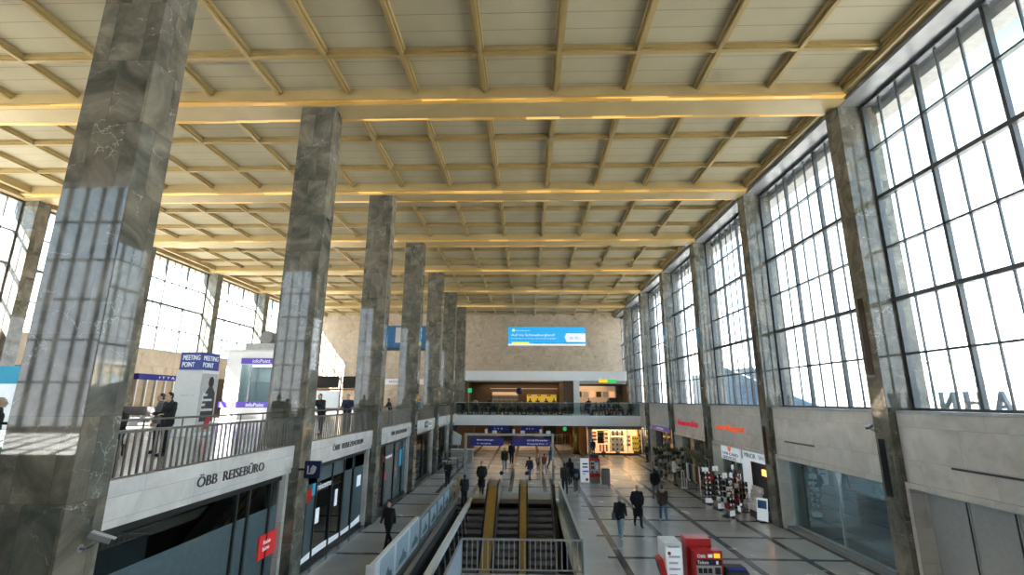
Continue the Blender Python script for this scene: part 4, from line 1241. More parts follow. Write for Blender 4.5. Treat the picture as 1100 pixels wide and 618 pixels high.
for i, (x, y, h, w) in enumerate(RK):
    lab = 'rotating display stand of small goods, %s' % w
    t = thing('display_stand', lab, 'display stand', (x, y, 0), 0.3 * i, 'gift shop display stands')
    MB().cyl((0, 0, 0), (0, 0, 0.05), 0.3, n=18).build('base', 'charcoal', t, world=False)
    MB().cyl((0, 0, 0.05), (0, 0, h), 0.025).build('pole', 'steel', t, world=False)
    MB().box(-0.2, 0.2, -0.26, -0.24, 0.08, 0.32).build('foot_card', 'sign_white', t, world=False)
    MB().box(-0.17, 0.17, -0.015, 0.015, h - 0.12, h + 0.12).build('header_card', 'sign_white', t, world=False)
    nt_ = int((h - 0.45) / 0.26)
    for j in range(nt_):
        z = 0.45 + 0.26 * j
        MB().lathe([(0.24, z + 0.1), (0.25, z + 0.1), (0.25, z + 0.115), (0.24, z + 0.115)], (0, 0, 0), 14).build('ring', 'dark_metal', t, world=False)
        MB().box(-0.14, 0.14, -0.275, -0.265, z + 0.11, z + 0.19).build('price_card', 'sign_white', t, world=False)
        for q in range(7):
            a = -PI / 2 + (q - 3) * 0.62
            r_ = 0.27
            rr_ = 0.3 * i
            ca, sa = math.cos(a + rr_), math.sin(a + rr_)
            packet(PACK[(q * 3 + j * 5 + i) % 8 if random.random() > 0.3 else 1], (x + r_ * ca, y + r_ * sa, z), a + rr_ + PI / 2,
                   'small boxed accessory on the display stand %s' % w, 'accessories on the stand %s' % w)
# counter of white leaflets right of the stands
t = thing('leaflet_rack', 'stepped white leaflet rack before the dark gift shop doorway', 'rack', (11.3, 25.6, 0))
for j in range(5):
    box(10.95 + 0.07 * j, 11.05 + 0.07 * j, 25.1, 26.1, 0.35 + 0.2 * j, 0.62 + 0.2 * j).build('leaflet_tier', 'off_white', t)
box(11.0, 11.45, 25.1, 26.1, 0, 0.4).build('body', 'charcoal', t)
t = thing('blue_card_board', 'leaning blue and white card board at the foot of the second right pilaster', 'sign', (11.05, 24.75, 0))
M = Matrix.Translation((11.03, 24.75, 0.55)) @ Euler((math.radians(-8), 0, math.radians(-50))).to_matrix().to_4x4()
MB().xbox(M, 0.5, 0.03, 1.0).build('board', 'sign_white', t)
MB().xbox(M @ Matrix.Translation((0, -0.02, 0.22)), 0.42, 0.012, 0.36).build('blue_print', 'cloth_blue', t)
box(10.8, 11.3, 24.56, 25.0, 0, 0.07).build('foot', 'black', t)
# scarf rail
t = thing('scarf_rail', 'white tubular rail of hanging scarves between florist and gift stands', 'clothes rail', (10.3, 32.2, 0))
MB().path([(10.38, 31.2, 0.02), (10.38, 31.2, 1.6), (10.2, 33.2, 1.6), (10.2, 33.2, 0.02)], 0.03).build('frame', 'white_paint', t)
SC_C = ['cloth_red', 'cloth_black', 'green_leaf', 'cloth_yellow', 'cloth_grey', 'cloth_navy', 'cloth_black', 'denim_pale', 'cloth_white', 'cloth_brown']
for i in range(10):
    a = (i + 0.5) / 10
    x, y = 10.38 - 0.18 * a, 31.2 + 2.0 * a
    nm = ['dark red', 'black', 'green', 'yellow', 'grey', 'navy', 'second black', 'pale blue', 'white', 'brown'][i]
    M = Matrix.Translation((x, y, 1.0)) @ Euler((0, 0, math.radians(95))).to_matrix().to_4x4() @ Matrix.Translation((0, 0, 0.08))
    b_ = MB()
    b_.xbox(M @ Matrix.Translation((0, -0.04, 0)), 0.17, 0.035, 1.0).xbox(M @ Matrix.Translation((0.005, 0.04, 0.06)), 0.16, 0.03, 0.88).xbox(M @ Matrix.Translation((0, 0, 0.52)), 0.17, 0.11, 0.05)
    tag(b_.build('scarf', SC_C[i], None, bevel=0.012), '%s scarf hanging on the white tubular rail' % nm, 'scarf', 'scarves on the rail')
t = thing('hoop_stand', 'white hoop stand on the floor left of the scarf rail', 'stand', (10.15, 33.7, 0))
MB().path([(10.0, 33.5, 0), (10.0, 33.5, 0.95), (10.05, 33.55, 1.08), (10.18, 33.68, 1.08), (10.23, 33.73, 0.95), (10.23, 33.73, 0)], 0.03).build('hoop', 'white_paint', t)
box(9.95, 10.3, 33.4, 33.85, 0, 0.03).build('base', 'white_paint', t)
# plant shelving
fs = thing('plant_shelf', 'tall metal shelf grid full of plants outside the florist', 'shelf', (9.9, 36.2, 0))
for x in (8.8, 9.9, 11.0):
    for y in (35.6, 36.4):
        MB().cyl((x, y, 0), (x, y, 2.05), 0.02).build('upright', 'steel', fs)
for j in range(4):
    z = 0.3 + 0.5 * j
    box(8.8, 11.0, 35.6, 36.4, z, z + 0.025).build('shelf', 'mid_grey', fs)
def pot_plant(kind):
    rnd = random.Random(kind)
    t = thing('potted_plant', 'x', 'plant')
    MB().lathe([(0.07, 0), (0.095, 0.15), (0.1, 0.16), (0.1, 0.175), (0.085, 0.175)], (0, 0, 0), 12).build('pot', ['concrete', 'off_white', 'charcoal', 'brown'][kind % 4], t, world=False)
    f = MB()
    for i in range(34):
        a = rnd.uniform(0, 2 * PI); el = rnd.uniform(0.15, 1.4); L = rnd.uniform(0.12, 0.3)
        d = Vector((math.cos(a) * math.cos(el), math.sin(a) * math.cos(el), math.sin(el)))
        p0 = Vector((0, 0, 0.16)) + d * 0.03
        p1 = p0 + d * L
        sd = d.cross(Vector((0, 0, 1))).normalized() * 0.035
        md = (p0 + p1) / 2 + Vector((0, 0, 0.02))
        n = len(f.v)
        f.v += [tuple(p0), tuple(md + sd), tuple(p1), tuple(md - sd), tuple(md + Vector((0, 0, -0.006)))]
        f.face([n, n + 1, n + 4]); f.face([n + 1, n + 2, n + 4]); f.face([n + 2, n + 3, n + 4]); f.face([n + 3, n, n + 4])
    f.build('foliage', ['green_dark', 'green_leaf', 'green_grey', 'green_dark'][kind % 4], t, world=False)
    if kind in (1, 2):
        q = MB()
        for i in range(7):
            a = rnd.uniform(0, 2 * PI)
            q.ball((0.1 * math.cos(a), 0.1 * math.sin(a), 0.33 + 0.1 * rnd.random()), 0.03, nu=7, nv=5)
        q.build('blossoms', ['cloth_white', 'cloth_pink'][kind % 2], t, world=False)
    return t
pps = [pot_plant(k) for k in range(4)]
KN = ['dark green bushy plant in a grey pot', 'pink-flowering plant in a white pot', 'pale plant with white blossoms in a dark pot', 'dark green bushy plant in a brown pot']
used = [False] * 4
def put_plant(k, loc, where):
    lab = '%s, %s' % (KN[k], where)
    if not used[k]:
        o = pps[k]; used[k] = True
        o.location = loc
        tag(o, lab, 'plant', '%s, %s' % (KN[k].split(' in ')[0], where))
    else:
        o = dup(pps[k], loc, random.uniform(0, 6), lab, '%s, %s' % (KN[k].split(' in ')[0], where))
    s_ = 1.0 + 0.25 * random.random()
    o.scale = (s_, s_, s_)
for j in range(4):
    for i in range(7):
        for q in range(1 if j < 3 else 2):
            put_plant((i * 3 + j + q) % 4, (8.98 + 0.31 * i, 35.78 + 0.4 * q, 0.325 + 0.5 * j), 'on %s florist shelf board' % ['the lowest', 'the second', 'the third', 'the top'][j])
for i in range(16):
    x = 10.62 + 0.22 * (i % 4) + 0.06 * random.random(); y = 32.8 + 0.55 * (i // 4)
    put_plant(i % 4, (x, y, 0.86), 'on the low florist table')
t = thing('flower_table', 'low dark trestle table of plants in front of the florist', 'table', (11.0, 33.7, 0))
box(10.5, 11.45, 32.5, 35.0, 0.80, 0.86).build('top', 'charcoal', t)
for x in (10.6, 11.35):
    for y in (32.6, 34.9):
        MB().cyl((x, y, 0), (x, y, 0.8), 0.03).build('leg', 'dark_metal', t)
# tall hedge of foliage hanging over the stand
t = thing('foliage_garland', 'long garland of mixed foliage above the florist shelves', 'garland', (10.9, 34, 1.7))
f = MB()
rnd = random.Random(3)
for i in range(420):
    y = rnd.uniform(31.8, 36.6); x = 11.25 + rnd.uniform(-0.35, 0.1); z = 2.0 + rnd.uniform(-0.3, 0.28)
    d = Vector((rnd.uniform(-1, 1), rnd.uniform(-1, 1), rnd.uniform(-0.8, 0.8))).normalized() * 0.16
    sd = d.cross(Vector((0.3, 0.2, 1))).normalized() * 0.045
    p = Vector((x, y, z)); n = len(f.v)
    f.v += [tuple(p - d), tuple(p + sd), tuple(p + d), tuple(p - sd), tuple(p + Vector((0, 0, 0.015)))]
    f.face([n, n + 1, n + 4]); f.face([n + 1, n + 2, n + 4]); f.face([n + 2, n + 3, n + 4]); f.face([n + 3, n, n + 4])
f.build('leaves', 'green_grey', t)
MB().path([(11.2, 31.8, 0), (11.2, 31.8, 2.0), (11.2, 36.6, 2.0), (11.2, 36.6, 0)], 0.025).build('frame', 'steel', t)

# ------------------------------------------------------------------ gallery furniture on the left
t = thing('meeting_point_column', 'white boxed meeting point column with a blue cap and a portrait poster', 'sign', (-13.1, 19.4, ZM))
box(-13.75, -12.75, 18.85, 19.95, ZM, 6.58).build('body', 'white_paint', t, bevel=0.01)
box(-13.65, -12.78, 18.8, 19.9, 6.58, 7.27).build('blue_cap', 'meeting_blue', t)
text('lettering', 'MEETING\nPOINT', 0.68, 0.46, 'sign_white', (-13.2, 18.8, 6.92), FRONT, t, 0.012)
text('lettering', 'MEETING\nPOINT', 0.9, 0.46, 'sign_white', (-12.78, 19.35, 6.92), LEFTWALL, t, 0.012)
box(-12.75, -12.735, 18.9, 19.9, 4.2, 6.45).build('poster', 'light_grey', t)
p = MB().ball((-12.735, 19.5, 6.12), 0.012, 0.17, 0.22)
p.build('portrait_head', 'cloth_brown', t)
p = MB().prism([(19.05, 4.6), (19.85, 4.6), (19.8, 5.7), (19.6, 5.95), (19.4, 5.95), (19.15, 5.6)], 'x', -12.735, -12.725)
p.build('portrait_torso', 'charcoal', t)
text('poster_text', 'Hier\nkommen\nwir\nzusammen', 0.7, 0.7, 'sign_white', (-12.72, 19.4, 5.35), LEFTWALL, t, 0.008)
MB().prism([(19.25, 4.3), (19.6, 4.3), (19.75, 4.75), (19.5, 4.8)], 'x', -12.735, -12.718).build('red_shape', 'red', t)
text('small_print', 'Treffpunkt  i  WC', 0.6, 0.06, 'light_grey', (-13.2, 18.84, 5.6), FRONT, t, 0.006)
k = thing('information_kiosk', 'white information kiosk with violet bands behind the meeting point column', 'kiosk', (-19.7, 36, ZM))
kb = MB().box(-21.9, -20.8, 35.0, 37.5, ZM, 8.83).box(-20.8, -17.4, 35.0, 37.5, ZM, 4.9).box(-20.8, -17.4, 35.0, 37.5, 7.9, 8.83).box(-20.8, -17.4, 37.3, 37.5, 4.9, 7.9).box(-17.7, -17.4, 35.0, 37.3, 4.9, 7.9)
kb.build('shell', 'white_paint', k)
box(-20.8, -17.4, 34.9, 35.02, 7.95, 8.36).build('upper_band', 'violet', k)
text('lettering', 'infoPoint', 1.3, 0.26, 'sign_white', (-19.3, 34.9, 8.15), FRONT, k, 0.012)
box(-22.1, -17.4, 34.88, 35.02, 4.85, 5.26).build('counter_band', 'violet', k)
text('lettering', 'infoPoint', 1.3, 0.26, 'sign_white', (-19.4, 34.88, 5.05), FRONT, k, 0.012)
box(-20.15, -20.05, 35.05, 35.15, 5.26, 7.9).build('mullion', 'alu_grey', k)
box(-20.8, -17.7, 35.08, 35.10, 5.26, 7.9).build('pane', 'shop_glass', k)
box(-22.1, -17.2, 34.8, 37.6, 8.83, 8.97).build('roof', 'off_white', k)
box(-20.6, -17.9, 36.0, 36.2, 7.82, 7.9).build('added_lamp', 'lamp_white', k)  # lamp added inside to brighten the dim kiosk
t = thing('air_unit', 'grey ventilation unit with round drum on the kiosk roof', 'machine', (-19.6, 36, 8.97))
box(-20.9, -18.1, 35.4, 37.0, 8.97, 9.5).build('housing', 'light_grey', t)
MB().cyl((-19.5, 35.5, 9.95), (-19.5, 36.9, 9.95), 0.46, n=20).build('drum', 'mid_grey', t)
t = thing('poster_stand', 'cyan framed poster stand at the left edge behind the nearest column', 'sign', (-16.2, 14.9, ZM))
box(-16.9, -15.25, 14.9, 15.0, 4.15, 6.45).build('frame', 'cyan_poster', t)
box(-16.7, -15.4, 14.88, 14.9, 4.4, 5.9).build('sheet', 'sign_white', t)
MB().cyl((-15.6, 14.88, 6.2), (-15.6, 14.9, 6.2), 0.14, n=16).build('logo', 'yellow', t)
box(-16.9, -15.25, 14.8, 15.1, ZM, 4.15).build('foot', 'mid_grey', t)
# shops under the left windows
t = thing('gallery_shop', 'gallery shop with a blue name band under the left windows', 'shop front', (-27.2, 35.6, ZM))
box(-28.1, -26.95, 33.3, 38.6, 6.75, 7.15).build('blue_band', 'blue_sign', t)
text('lettering', '? T T A', 1.6, 0.16, 'sign_white', (-26.95, 36, 6.95), LEFTWALL, t, 0.01)
for i in range(6):
    box(-27.2, -27.1, 33.4 + 0.9 * i, 33.5 + 0.9 * i, ZM, 6.75).build('mullion', 'off_white', t)
box(-27.3, -27.28, 33.3, 38.6, ZM, 6.75).build('back_panel', 'cloth_beige', t)
t = thing('gallery_kiosk', 'gallery kiosk with a red sign, left of the blue-banded shop', 'kiosk', (-27.2, 31, ZM))
box(-28.1, -26.9, 29.5, 32.4, 6.5, 7.1).build('red_band', 'red_sign', t)
text('lettering', 'TRAFIK', 1.2, 0.22, 'sign_white', (-26.9, 31.4, 6.8), LEFTWALL, t, 0.01)
for j in range(4):
    box(-27.7, -26.95, 29.5, 32.4, 4.3 + 0.55 * j, 4.35 + 0.55 * j).build('shelf', 'mid_grey', t)
box(-27.8, -27.7, 29.5, 32.4, ZM, 6.5).build('back', 'charcoal', t)
t = thing('bench', 'long dark gallery bench before the kiosk with the red sign', 'bench', (-20, 25.4, ZM))
box(-22.5, -18.5, 25.1, 25.7, ZM + 0.38, ZM + 0.48).build('seat', 'charcoal', t)
box(-22.5, -18.5, 25.68, 25.76, ZM + 0.55, ZM + 1.0).build('backrest', 'charcoal', t)
for x in (-22.3, -20.5, -18.7):
    box(x, x + 0.08, 25.15, 25.7, ZM, ZM + 0.38).build('leg', 'steel', t)
# luggage trolley / pram beside the couple
t = thing('pushchair', 'dark pushchair beside the couple at the gallery railing', 'pushchair', (-10.3, 12.2, ZM), 0.6)
MB().prism([(-0.3, 0.45), (0.35, 0.42), (0.55, 0.85), (0.35, 0.95), (0.1, 0.62), (-0.3, 0.6)], 'x', -0.22, 0.22).build('seat', 'cloth_black', t, world=False, bevel=0.03)
hood = MB().ball((0, 0.28, 0.88), 0.24, 0.3, 0.26)
hood.build('hood', 'cloth_dark', t, world=False)
fr = MB()
for sx in (-0.22, 0.22):
    fr.path([(sx, -0.35, 0.15), (sx, 0.1, 0.55), (sx, 0.6, 1.02)], 0.016).path([(sx, 0.4, 0.15), (sx, 0.05, 0.5)], 0.016)
fr.cyl((-0.22, 0.6, 1.02), (0.22, 0.6, 1.02), 0.018)
fr.build('frame', 'dark_metal', t, world=False)
for sx in (-0.24, 0.24):
    for sy, r in ((-0.38, 0.1), (0.42, 0.15)):
        MB().cyl((sx - 0.02, sy, r), (sx + 0.02, sy, r), r, n=18).build('wheel', 'rubber', t, world=False)

# ------------------------------------------------------------------ people
def remesh(mb, name, voxel, smooth=4, dec=None):
    me = mb.mesh('tmp')
    o = bpy.data.objects.new('tmp_blob', me)
    COL.objects.link(o)
    md = o.modifiers.new('r', 'REMESH'); md.mode = 'VOXEL'; md.voxel_size = voxel; md.use_smooth_shade = True
    if smooth:
        sm = o.modifiers.new('s', 'SMOOTH'); sm.iterations = smooth; sm.factor = 0.5
    if dec:
        d = o.modifiers.new('d', 'DECIMATE'); d.ratio = dec
    dg = bpy.context.evaluated_depsgraph_get()
    out = bpy.data.meshes.new_from_object(o.evaluated_get(dg))
    out.name = name
    bpy.data.objects.remove(o)
    bpy.data.meshes.remove(me)
    out.polygons.foreach_set('use_smooth', [True] * len(out.polygons))
    out.materials.clear()
    return out
def taper(mb, p, q, r0, r1):
    mb.ball(p, r0, nu=12, nv=8)
    mb.ball(q, r1, nu=12, nv=8)
    mb.cyl(p, q, r0, r1, 12)
def rot(v, a, b=0.0):
    """swing a downward limb vector forward by a (about x) and outward by b"""
    return Vector((0, 0, -1)) if False else Matrix.Rotation(b, 3, 'Y') @ (Matrix.Rotation(a, 3, 'X') @ v)
def skeleton(pose):
    D = Vector((0, 0, -1))
    J = {}
    sit = pose.get('sit')
    lean = pose.get('lean', 0.0)
    hz = 0.93 if not sit else 0.56
    J['pel'] = Vector((0, 0, hz))
    Rl = Matrix.Rotation(-lean, 3, 'X')
    J['chest'] = J['pel'] + Rl @ Vector((0, 0, 0.38))
    J['neck'] = J['pel'] + Rl @ Vector((0, 0, 0.55))
    J['head'] = J['neck'] + Matrix.Rotation(-lean * 0.6 - pose.get('nod', 0.0), 3, 'X') @ Vector((0, 0.025, 0.155))
    for i, s in enumerate(('L', 'R')):
        sx = -1 if s == 'L' else 1
        hip = J['pel'] + Vector((sx * 0.09, 0, 0))
        th, kn = pose['leg'][i]
        t = Matrix.Rotation(th, 3, 'X') @ D
        knee = hip + t * 0.43
        sh_ = Matrix.Rotation(th - kn, 3, 'X') @ D
        ank = knee + sh_ * 0.41
        J['hip' + s], J['knee' + s], J['ank' + s] = hip, knee, ank
        fa = pose.get('foot', (0, 0))[i]
        J['toe' + s] = ank + Matrix.Rotation(fa, 3, 'X') @ Vector((sx * 0.02, 0.15, -0.045))
        sho = J['pel'] + Rl @ Vector((sx * 0.185, 0, 0.49))
        ua, ub, el, ei = pose['arm'][i]
        u = Matrix.Rotation(-sx * ub, 3, 'Y') @ (Matrix.Rotation(ua, 3, 'X') @ D)
        elb = sho + u * 0.28
        f = Matrix.Rotation(-sx * ub + sx * ei, 3, 'Y') @ (Matrix.Rotation(ua + el, 3, 'X') @ D)
        J['sho' + s], J['elb' + s], J['wri' + s], J['fdir' + s] = sho, elb, elb + f * 0.25, f
    lo = min(J['ankL'].z, J['ankR'].z) - 0.075
    if not sit:
        for k_, v in J.items():
            if not k_.startswith('fdir'):
                v.z -= lo
    return J
POSES = {
    'walk': dict(leg=((0.42, 0.10), (-0.32, 0.35)), foot=(0.1, -0.5), arm=((-0.35, 0.12, 0.25, 0.1), (0.3, 0.12, 0.35, 0.1)), lean=0.03),
    'walk2': dict(leg=((-0.28, 0.30), (0.36, 0.05)), foot=(-0.45, 0.15), arm=((0.28, 0.14, 0.4, 0.1), (-0.3, 0.14, 0.3, 0.1)), lean=0.03),
    'pockets': dict(leg=((0.30, 0.06), (-0.25, 0.28)), foot=(0.1, -0.4), arm=((-0.25, 0.30, 0.7, 0.55), (-0.2, 0.30, 0.7, 0.55)), lean=0.02),
    'stand': dict(leg=((0.03, 0.05), (-0.02, 0.05)), foot=(0, 0), arm=((0.05, 0.12, 0.2, 0.08), (0.05, 0.12, 0.25, 0.08))),
    'hold': dict(leg=((0.05, 0.08), (-0.04, 0.08)), foot=(0, 0), arm=((0.1, 0.14, 1.5, 0.5), (0.15, 0.12, 1.5, 0.5)), nod=0.25),
    'lean': dict(leg=((0.10, 0.12), (-0.12, 0.12)), foot=(0, 0), arm=((0.55, 0.2, 0.9, 0.2), (0.55, 0.2, 0.9, 0.2)), lean=0.28),
    'sit': dict(sit=True, leg=((1.45, 1.42), (1.5, 1.4)), foot=(0, 0), arm=((0.5, 0.15, 0.95, 0.3), (0.55, 0.15, 0.9, 0.3)), lean=0.08),
}
CACHE = {}
def hand(mb, w, f, sx):
    """palm, four unequal curled fingers and a side thumb"""
    f = f.normalized()
    side = Vector((0, 1, 0)) - f * f.dot(Vector((0, 1, 0)))     # thumb side faces forward
    side = side.normalized() if side.length > 0.2 else Vector((-sx, 0, 0))
    nrm = f.cross(side).normalized()                               # palm faces the body
    if nrm.x * sx > 0: nrm = -nrm
    pc = w + f * 0.045
    for a in (-0.024, -0.008, 0.008, 0.024):
        taper(mb, w + f * 0.01 + side * a * 0.7, w + f * 0.085 + side * a * 1.15, 0.014, 0.0125)
    for i, L in enumerate((0.068, 0.078, 0.073, 0.056)):
        a = 0.028 - 0.0187 * i
        k0 = w + f * 0.088 + side * a * 1.15
        k1 = k0 + (f * 0.92 + nrm * 0.35).normalized() * L * 0.5
        k2 = k1 + (f * 0.6 + nrm * 0.8).normalized() * L * 0.5
        taper(mb, k0, k1, 0.0095, 0.0088)
        taper(mb, k1, k2, 0.0088, 0.0075)
    t0 = w + f * 0.03 + side * 0.026
    t1 = t0 + (side * 0.75 + f * 0.65 + nrm * 0.15).normalized() * 0.04
    t2 = t1 + (f * 0.95 + side * 0.2 + nrm * 0.3).normalized() * 0.032
    taper(mb, t0, t1, 0.013, 0.0105)
    taper(mb, t1, t2, 0.0105, 0.0085)
def body_mesh(pose):
    key = ('body', pose)
    if key in CACHE: return CACHE[key]
    J = skeleton(POSES[pose])
    m = MB()
    h = J['head']
    m.ball(h + Vector((0, -0.008, 0.03)), 0.076, 0.095, 0.09)
    m.ball(h + Vector((0, 0.028, -0.035)), 0.058, 0.07, 0.075)
    m.ball(h + Vector((0, 0.062, -0.085)), 0.03, 0.028, 0.024, 8, 6)          # chin
    taper(m, h + Vector((0, 0.088, 0.018)), h + Vector((0, 0.106, -0.02)), 0.010, 0.015)  # nose
    m.ball(h + Vector((0, 0.078, 0.034)), 0.05, 0.018, 0.012, 8, 6)           # brow
    m.ball(h + Vector((0, 0.087, -0.055)), 0.026, 0.012, 0.010, 8, 6)         # lips
    for s in (-1, 1):
        m.ball(h + Vector((s * 0.079, -0.002, -0.005)), 0.011, 0.022, 0.033, 8, 6)
    taper(m, J['neck'] - Vector((0, 0.0, 0.06)), h + Vector((0, -0.01, -0.06)), 0.062, 0.055)
    ch, pe = J['chest'], J['pel']
    for s in (-1, 1):
        taper(m, pe + Vector((s * 0.07, 0, 0)), pe.lerp(ch, 0.5) + Vector((s * 0.06, 0, 0)), 0.10, 0.085)
        taper(m, pe.lerp(ch, 0.5) + Vector((s * 0.06, 0, 0)), ch + Vector((s * 0.085, 0, 0)), 0.085, 0.10)
    taper(m, J['shoL'], J['shoR'], 0.06, 0.06)
    for s, sx in (('L', -1), ('R', 1)):
        taper(m, J['hip' + s], J['knee' + s], 0.085, 0.055)
        taper(m, J['knee' + s], J['ank' + s], 0.055, 0.036)
        taper(m, J['ank' + s], J['toe' + s], 0.036, 0.028)
        taper(m, J['sho' + s], J['elb' + s], 0.05, 0.038)
        taper(m, J['elb' + s], J['wri' + s], 0.038, 0.025)
        hand(m, J['wri' + s], J['fdir' + s], sx)
    CACHE[key] = remesh(m, 'body', 0.0085 if pose != 'sit' else 0.0115, 1)
    return CACHE[key]
def jacket_mesh(pose, hem):
    key = ('jacket', pose, hem)
    if key in CACHE: return CACHE[key]
    J = skeleton(POSES[pose])
    m = MB()
    ch, pe, nk = J['chest'], J['pel'], J['neck']
    for s in (-1, 1):
        taper(m, pe + Vector((s * 0.075, 0, -0.02)), pe.lerp(ch, 0.55) + Vector((s * 0.07, 0, 0)), 0.125, 0.115)
        taper(m, pe.lerp(ch, 0.55) + Vector((s * 0.07, 0, 0)), ch + Vector((s * 0.095, 0, 0.0)), 0.115, 0.128)
    taper(m, J['shoL'], J['shoR'], 0.078, 0.078)
    taper(m, J['neck'] - Vector((0, 0, 0.06)), J['neck'] + Vector((0, 0, 0.012)), 0.09, 0.075)
    for s, sx in (('L', -1), ('R', 1)):
        taper(m, J['sho' + s], J['elb' + s], 0.075, 0.06)
        taper(m, J['elb' + s], J['wri' + s] - J['fdir' + s] * 0.015, 0.06, 0.045)
        if hem == 'coat':
            mid = J['hip' + s].lerp(J['knee' + s], 0.5)
            taper(m, J['hip' + s] , J['hip' + s].lerp(J['knee' + s], 0.95) * 0.6 + Vector((sx * 0.085, 0, J['knee' + s].z + 0.03)) * 0.4, 0.125, 0.12)
        if hem == 'knee':
            taper(m, J['hip' + s], J['knee' + s] * 0.6 + Vector((sx * 0.09, 0, J['knee' + s].z - 0.12)) * 0.4, 0.125, 0.13)
    CACHE[key] = remesh(m, 'jacket', 0.014, 3)
    return CACHE[key]
def trouser_mesh(pose):
    key = ('trousers', pose)
    if key in CACHE: return CACHE[key]
    J = skeleton(POSES[pose])
    m = MB()
    taper(m, J['hipL'], J['hipR'], 0.105, 0.105)
    for s in 'LR':
        taper(m, J['hip' + s], J['knee' + s], 0.102, 0.073)
        taper(m, J['knee' + s], J['ank' + s] + Vector((0, 0, 0.02)), 0.073, 0.058)
    CACHE[key] = remesh(m, 'trousers', 0.014, 2)
    return CACHE[key]
def shoe_mesh(pose, s):
    key = ('shoe', pose, s)
    if key in CACHE: return CACHE[key]
    J = skeleton(POSES[pose])
    m = MB()
    a, t = J['ank' + s], J['toe' + s]
    d = (t - a)
    taper(m, a + Vector((0, -0.02, -0.012)), a + Vector((0, -0.03, -0.04)), 0.045, 0.036)
    taper(m, a + d * 0.2 + Vector((0, 0, -0.01)), t + Vector((0, 0.02, 0)), 0.046, 0.034)
    CACHE[key] = remesh(m, 'shoe', 0.009, 2)
    return CACHE[key]
def hair_mesh(pose, style):
    key = ('hair', pose, style)
    if key in CACHE: return CACHE[key]
    h = skeleton(POSES[pose])['head']
    m = MB()
    m.ball(h + Vector((0, -0.022, 0.042)), 0.083, 0.094, 0.091)
    m.ball(h + Vector((0, -0.05, -0.01)), 0.075, 0.06, 0.075)
    if style == 'long':
        for s in (-0.05, 0, 0.05):
            taper(m, h + Vector((s, -0.055, 0.0)), h + Vector((s * 1.2, -0.09, -0.23)), 0.055, 0.04)
    if style == 'hood':
        m.ball(h + Vector((0, -0.06, -0.14)), 0.1, 0.07, 0.06)
    if style == 'cap':
        m.ball(h + Vector((0, 0.085, 0.055)), 0.06, 0.05, 0.012)
    CACHE[key] = remesh(m, 'hair', 0.011, 2)
    return CACHE[key]
def eye_mesh(pose, sx):
    key = ('eye', pose, sx)
    if key in CACHE: return CACHE[key]
    h = skeleton(POSES[pose])['head']
    CACHE[key] = MB().ball(h + Vector((sx * 0.03, 0.089, 0.014)), 0.011, 0.008, 0.008, 8, 6).mesh('eye')
    return CACHE[key]
def person(label, loc, heading, pose, height, jacket='cloth_black', trousers='cloth_dark', hair='hair_dark', style='short', hem='hip', shoes='cloth_black', skin='skin', group=None, headwear=None, hood=None):
    """heading: 0 faces away (+Y), pi faces the camera"""
    t = thing('person', label, 'person', loc, heading, group)
    s = height / 1.72
    t.scale = (s, s, s)
    def part(name, me, m):
        o = bpy.data.objects.new(name, me)
        COL.objects.link(o)
        o.parent = t
        if not me.materials: me.materials.append(None)
        o.material_slots[0].link = 'OBJECT'
        o.material_slots[0].material = MATS[m]
        return o
    part('body', body_mesh(pose), skin)
    part('jacket' if hem == 'hip' else 'coat', jacket_mesh(pose, hem), jacket)
    part('trousers', trouser_mesh(pose), trousers)
    for q in 'LR':
        part('shoe', shoe_mesh(pose, q), shoes)
    part('hair' if style != 'cap' else 'cap', hair_mesh(pose, style if style != 'hood' else 'short'), hair)
    for sx in (-1, 1):
        part('eye', eye_mesh(pose, sx), 'eye')
    if hood:
        m = MB()
        J = skeleton(POSES[pose])
        m.ball(J['neck'] + Vector((0, -0.085, -0.01)), 0.11, 0.06, 0.075)
        part('hood', m.mesh('hood'), hood)
    return t
P = PI
person('person in a black jacket walking towards the camera left of the advert parapet', (-5.36, 20.15, 0), P - 0.25, 'walk', 1.66, 'cloth_black', 'cloth_black')
person('person in a long dark coat standing at the head of the left escalator', (-2.73, 30.9, 0.012), P, 'pockets', 1.84, 'cloth_black', 'cloth_black', hem='knee')
person('dark clothed person with long dark hair behind the far end of the advert parapet', (-5.05, 32.6, 0), P + 0.3, 'hold', 1.68, 'cloth_black', 'cloth_dark', style='long')
person('dark jacketed person coming up the stair beside the white floor beam', (-3.52, 28.9, -0.35), P * 0.1, 'stand', 1.7, 'cloth_dark', 'cloth_dark', 'hair_brown')
person('person in a dark jacket and pale trousers under the gantry boards', (-1.75, 40.1, 0), P, 'walk2', 1.85, 'cloth_olive', 'denim_pale', 'hair_brown', shoes='cloth_white')
person('tall person in black walking under the gap between the two gantry boards', (-1.35, 45, 0), 0, 'walk', 1.88, 'cloth_black', 'cloth_black')
person('person in a dark jacket and blue jeans carrying a white bag, beyond the middle escalator', (0.19, 36.18, 0), 0.4, 'walk2', 1.6, 'cloth_navy', 'denim', 'hair_dark')
person('small blond person in beige beyond the right escalator', (0.9, 40.8, 0), P, 'stand', 1.3, 'cloth_beige', 'cloth_grey', 'hair_blond')
person('person in a red-brown top and pale jeans beside the small blond person', (1.35, 39.8, 0), 0.2, 'walk', 1.45, 'cloth_red', 'denim_pale', 'hair_brown')
person('person wearing a blue jacket behind the right gantry post', (2.0, 42.5, 0), -0.8, 'walk2', 1.7, 'cloth_blue', 'cloth_dark', 'hair_dark')
person('dark clothed person with long hair ahead of the pair right of the escalators', (2.9, 34.6, 0), 0, 'walk2', 1.7, 'cloth_black', 'cloth_black', style='long')
person('broad person in a dark brown jacket walking away right of the escalators', (2.31, 31.44, 0), 0, 'walk', 1.78, 'cloth_brown', 'cloth_dark')
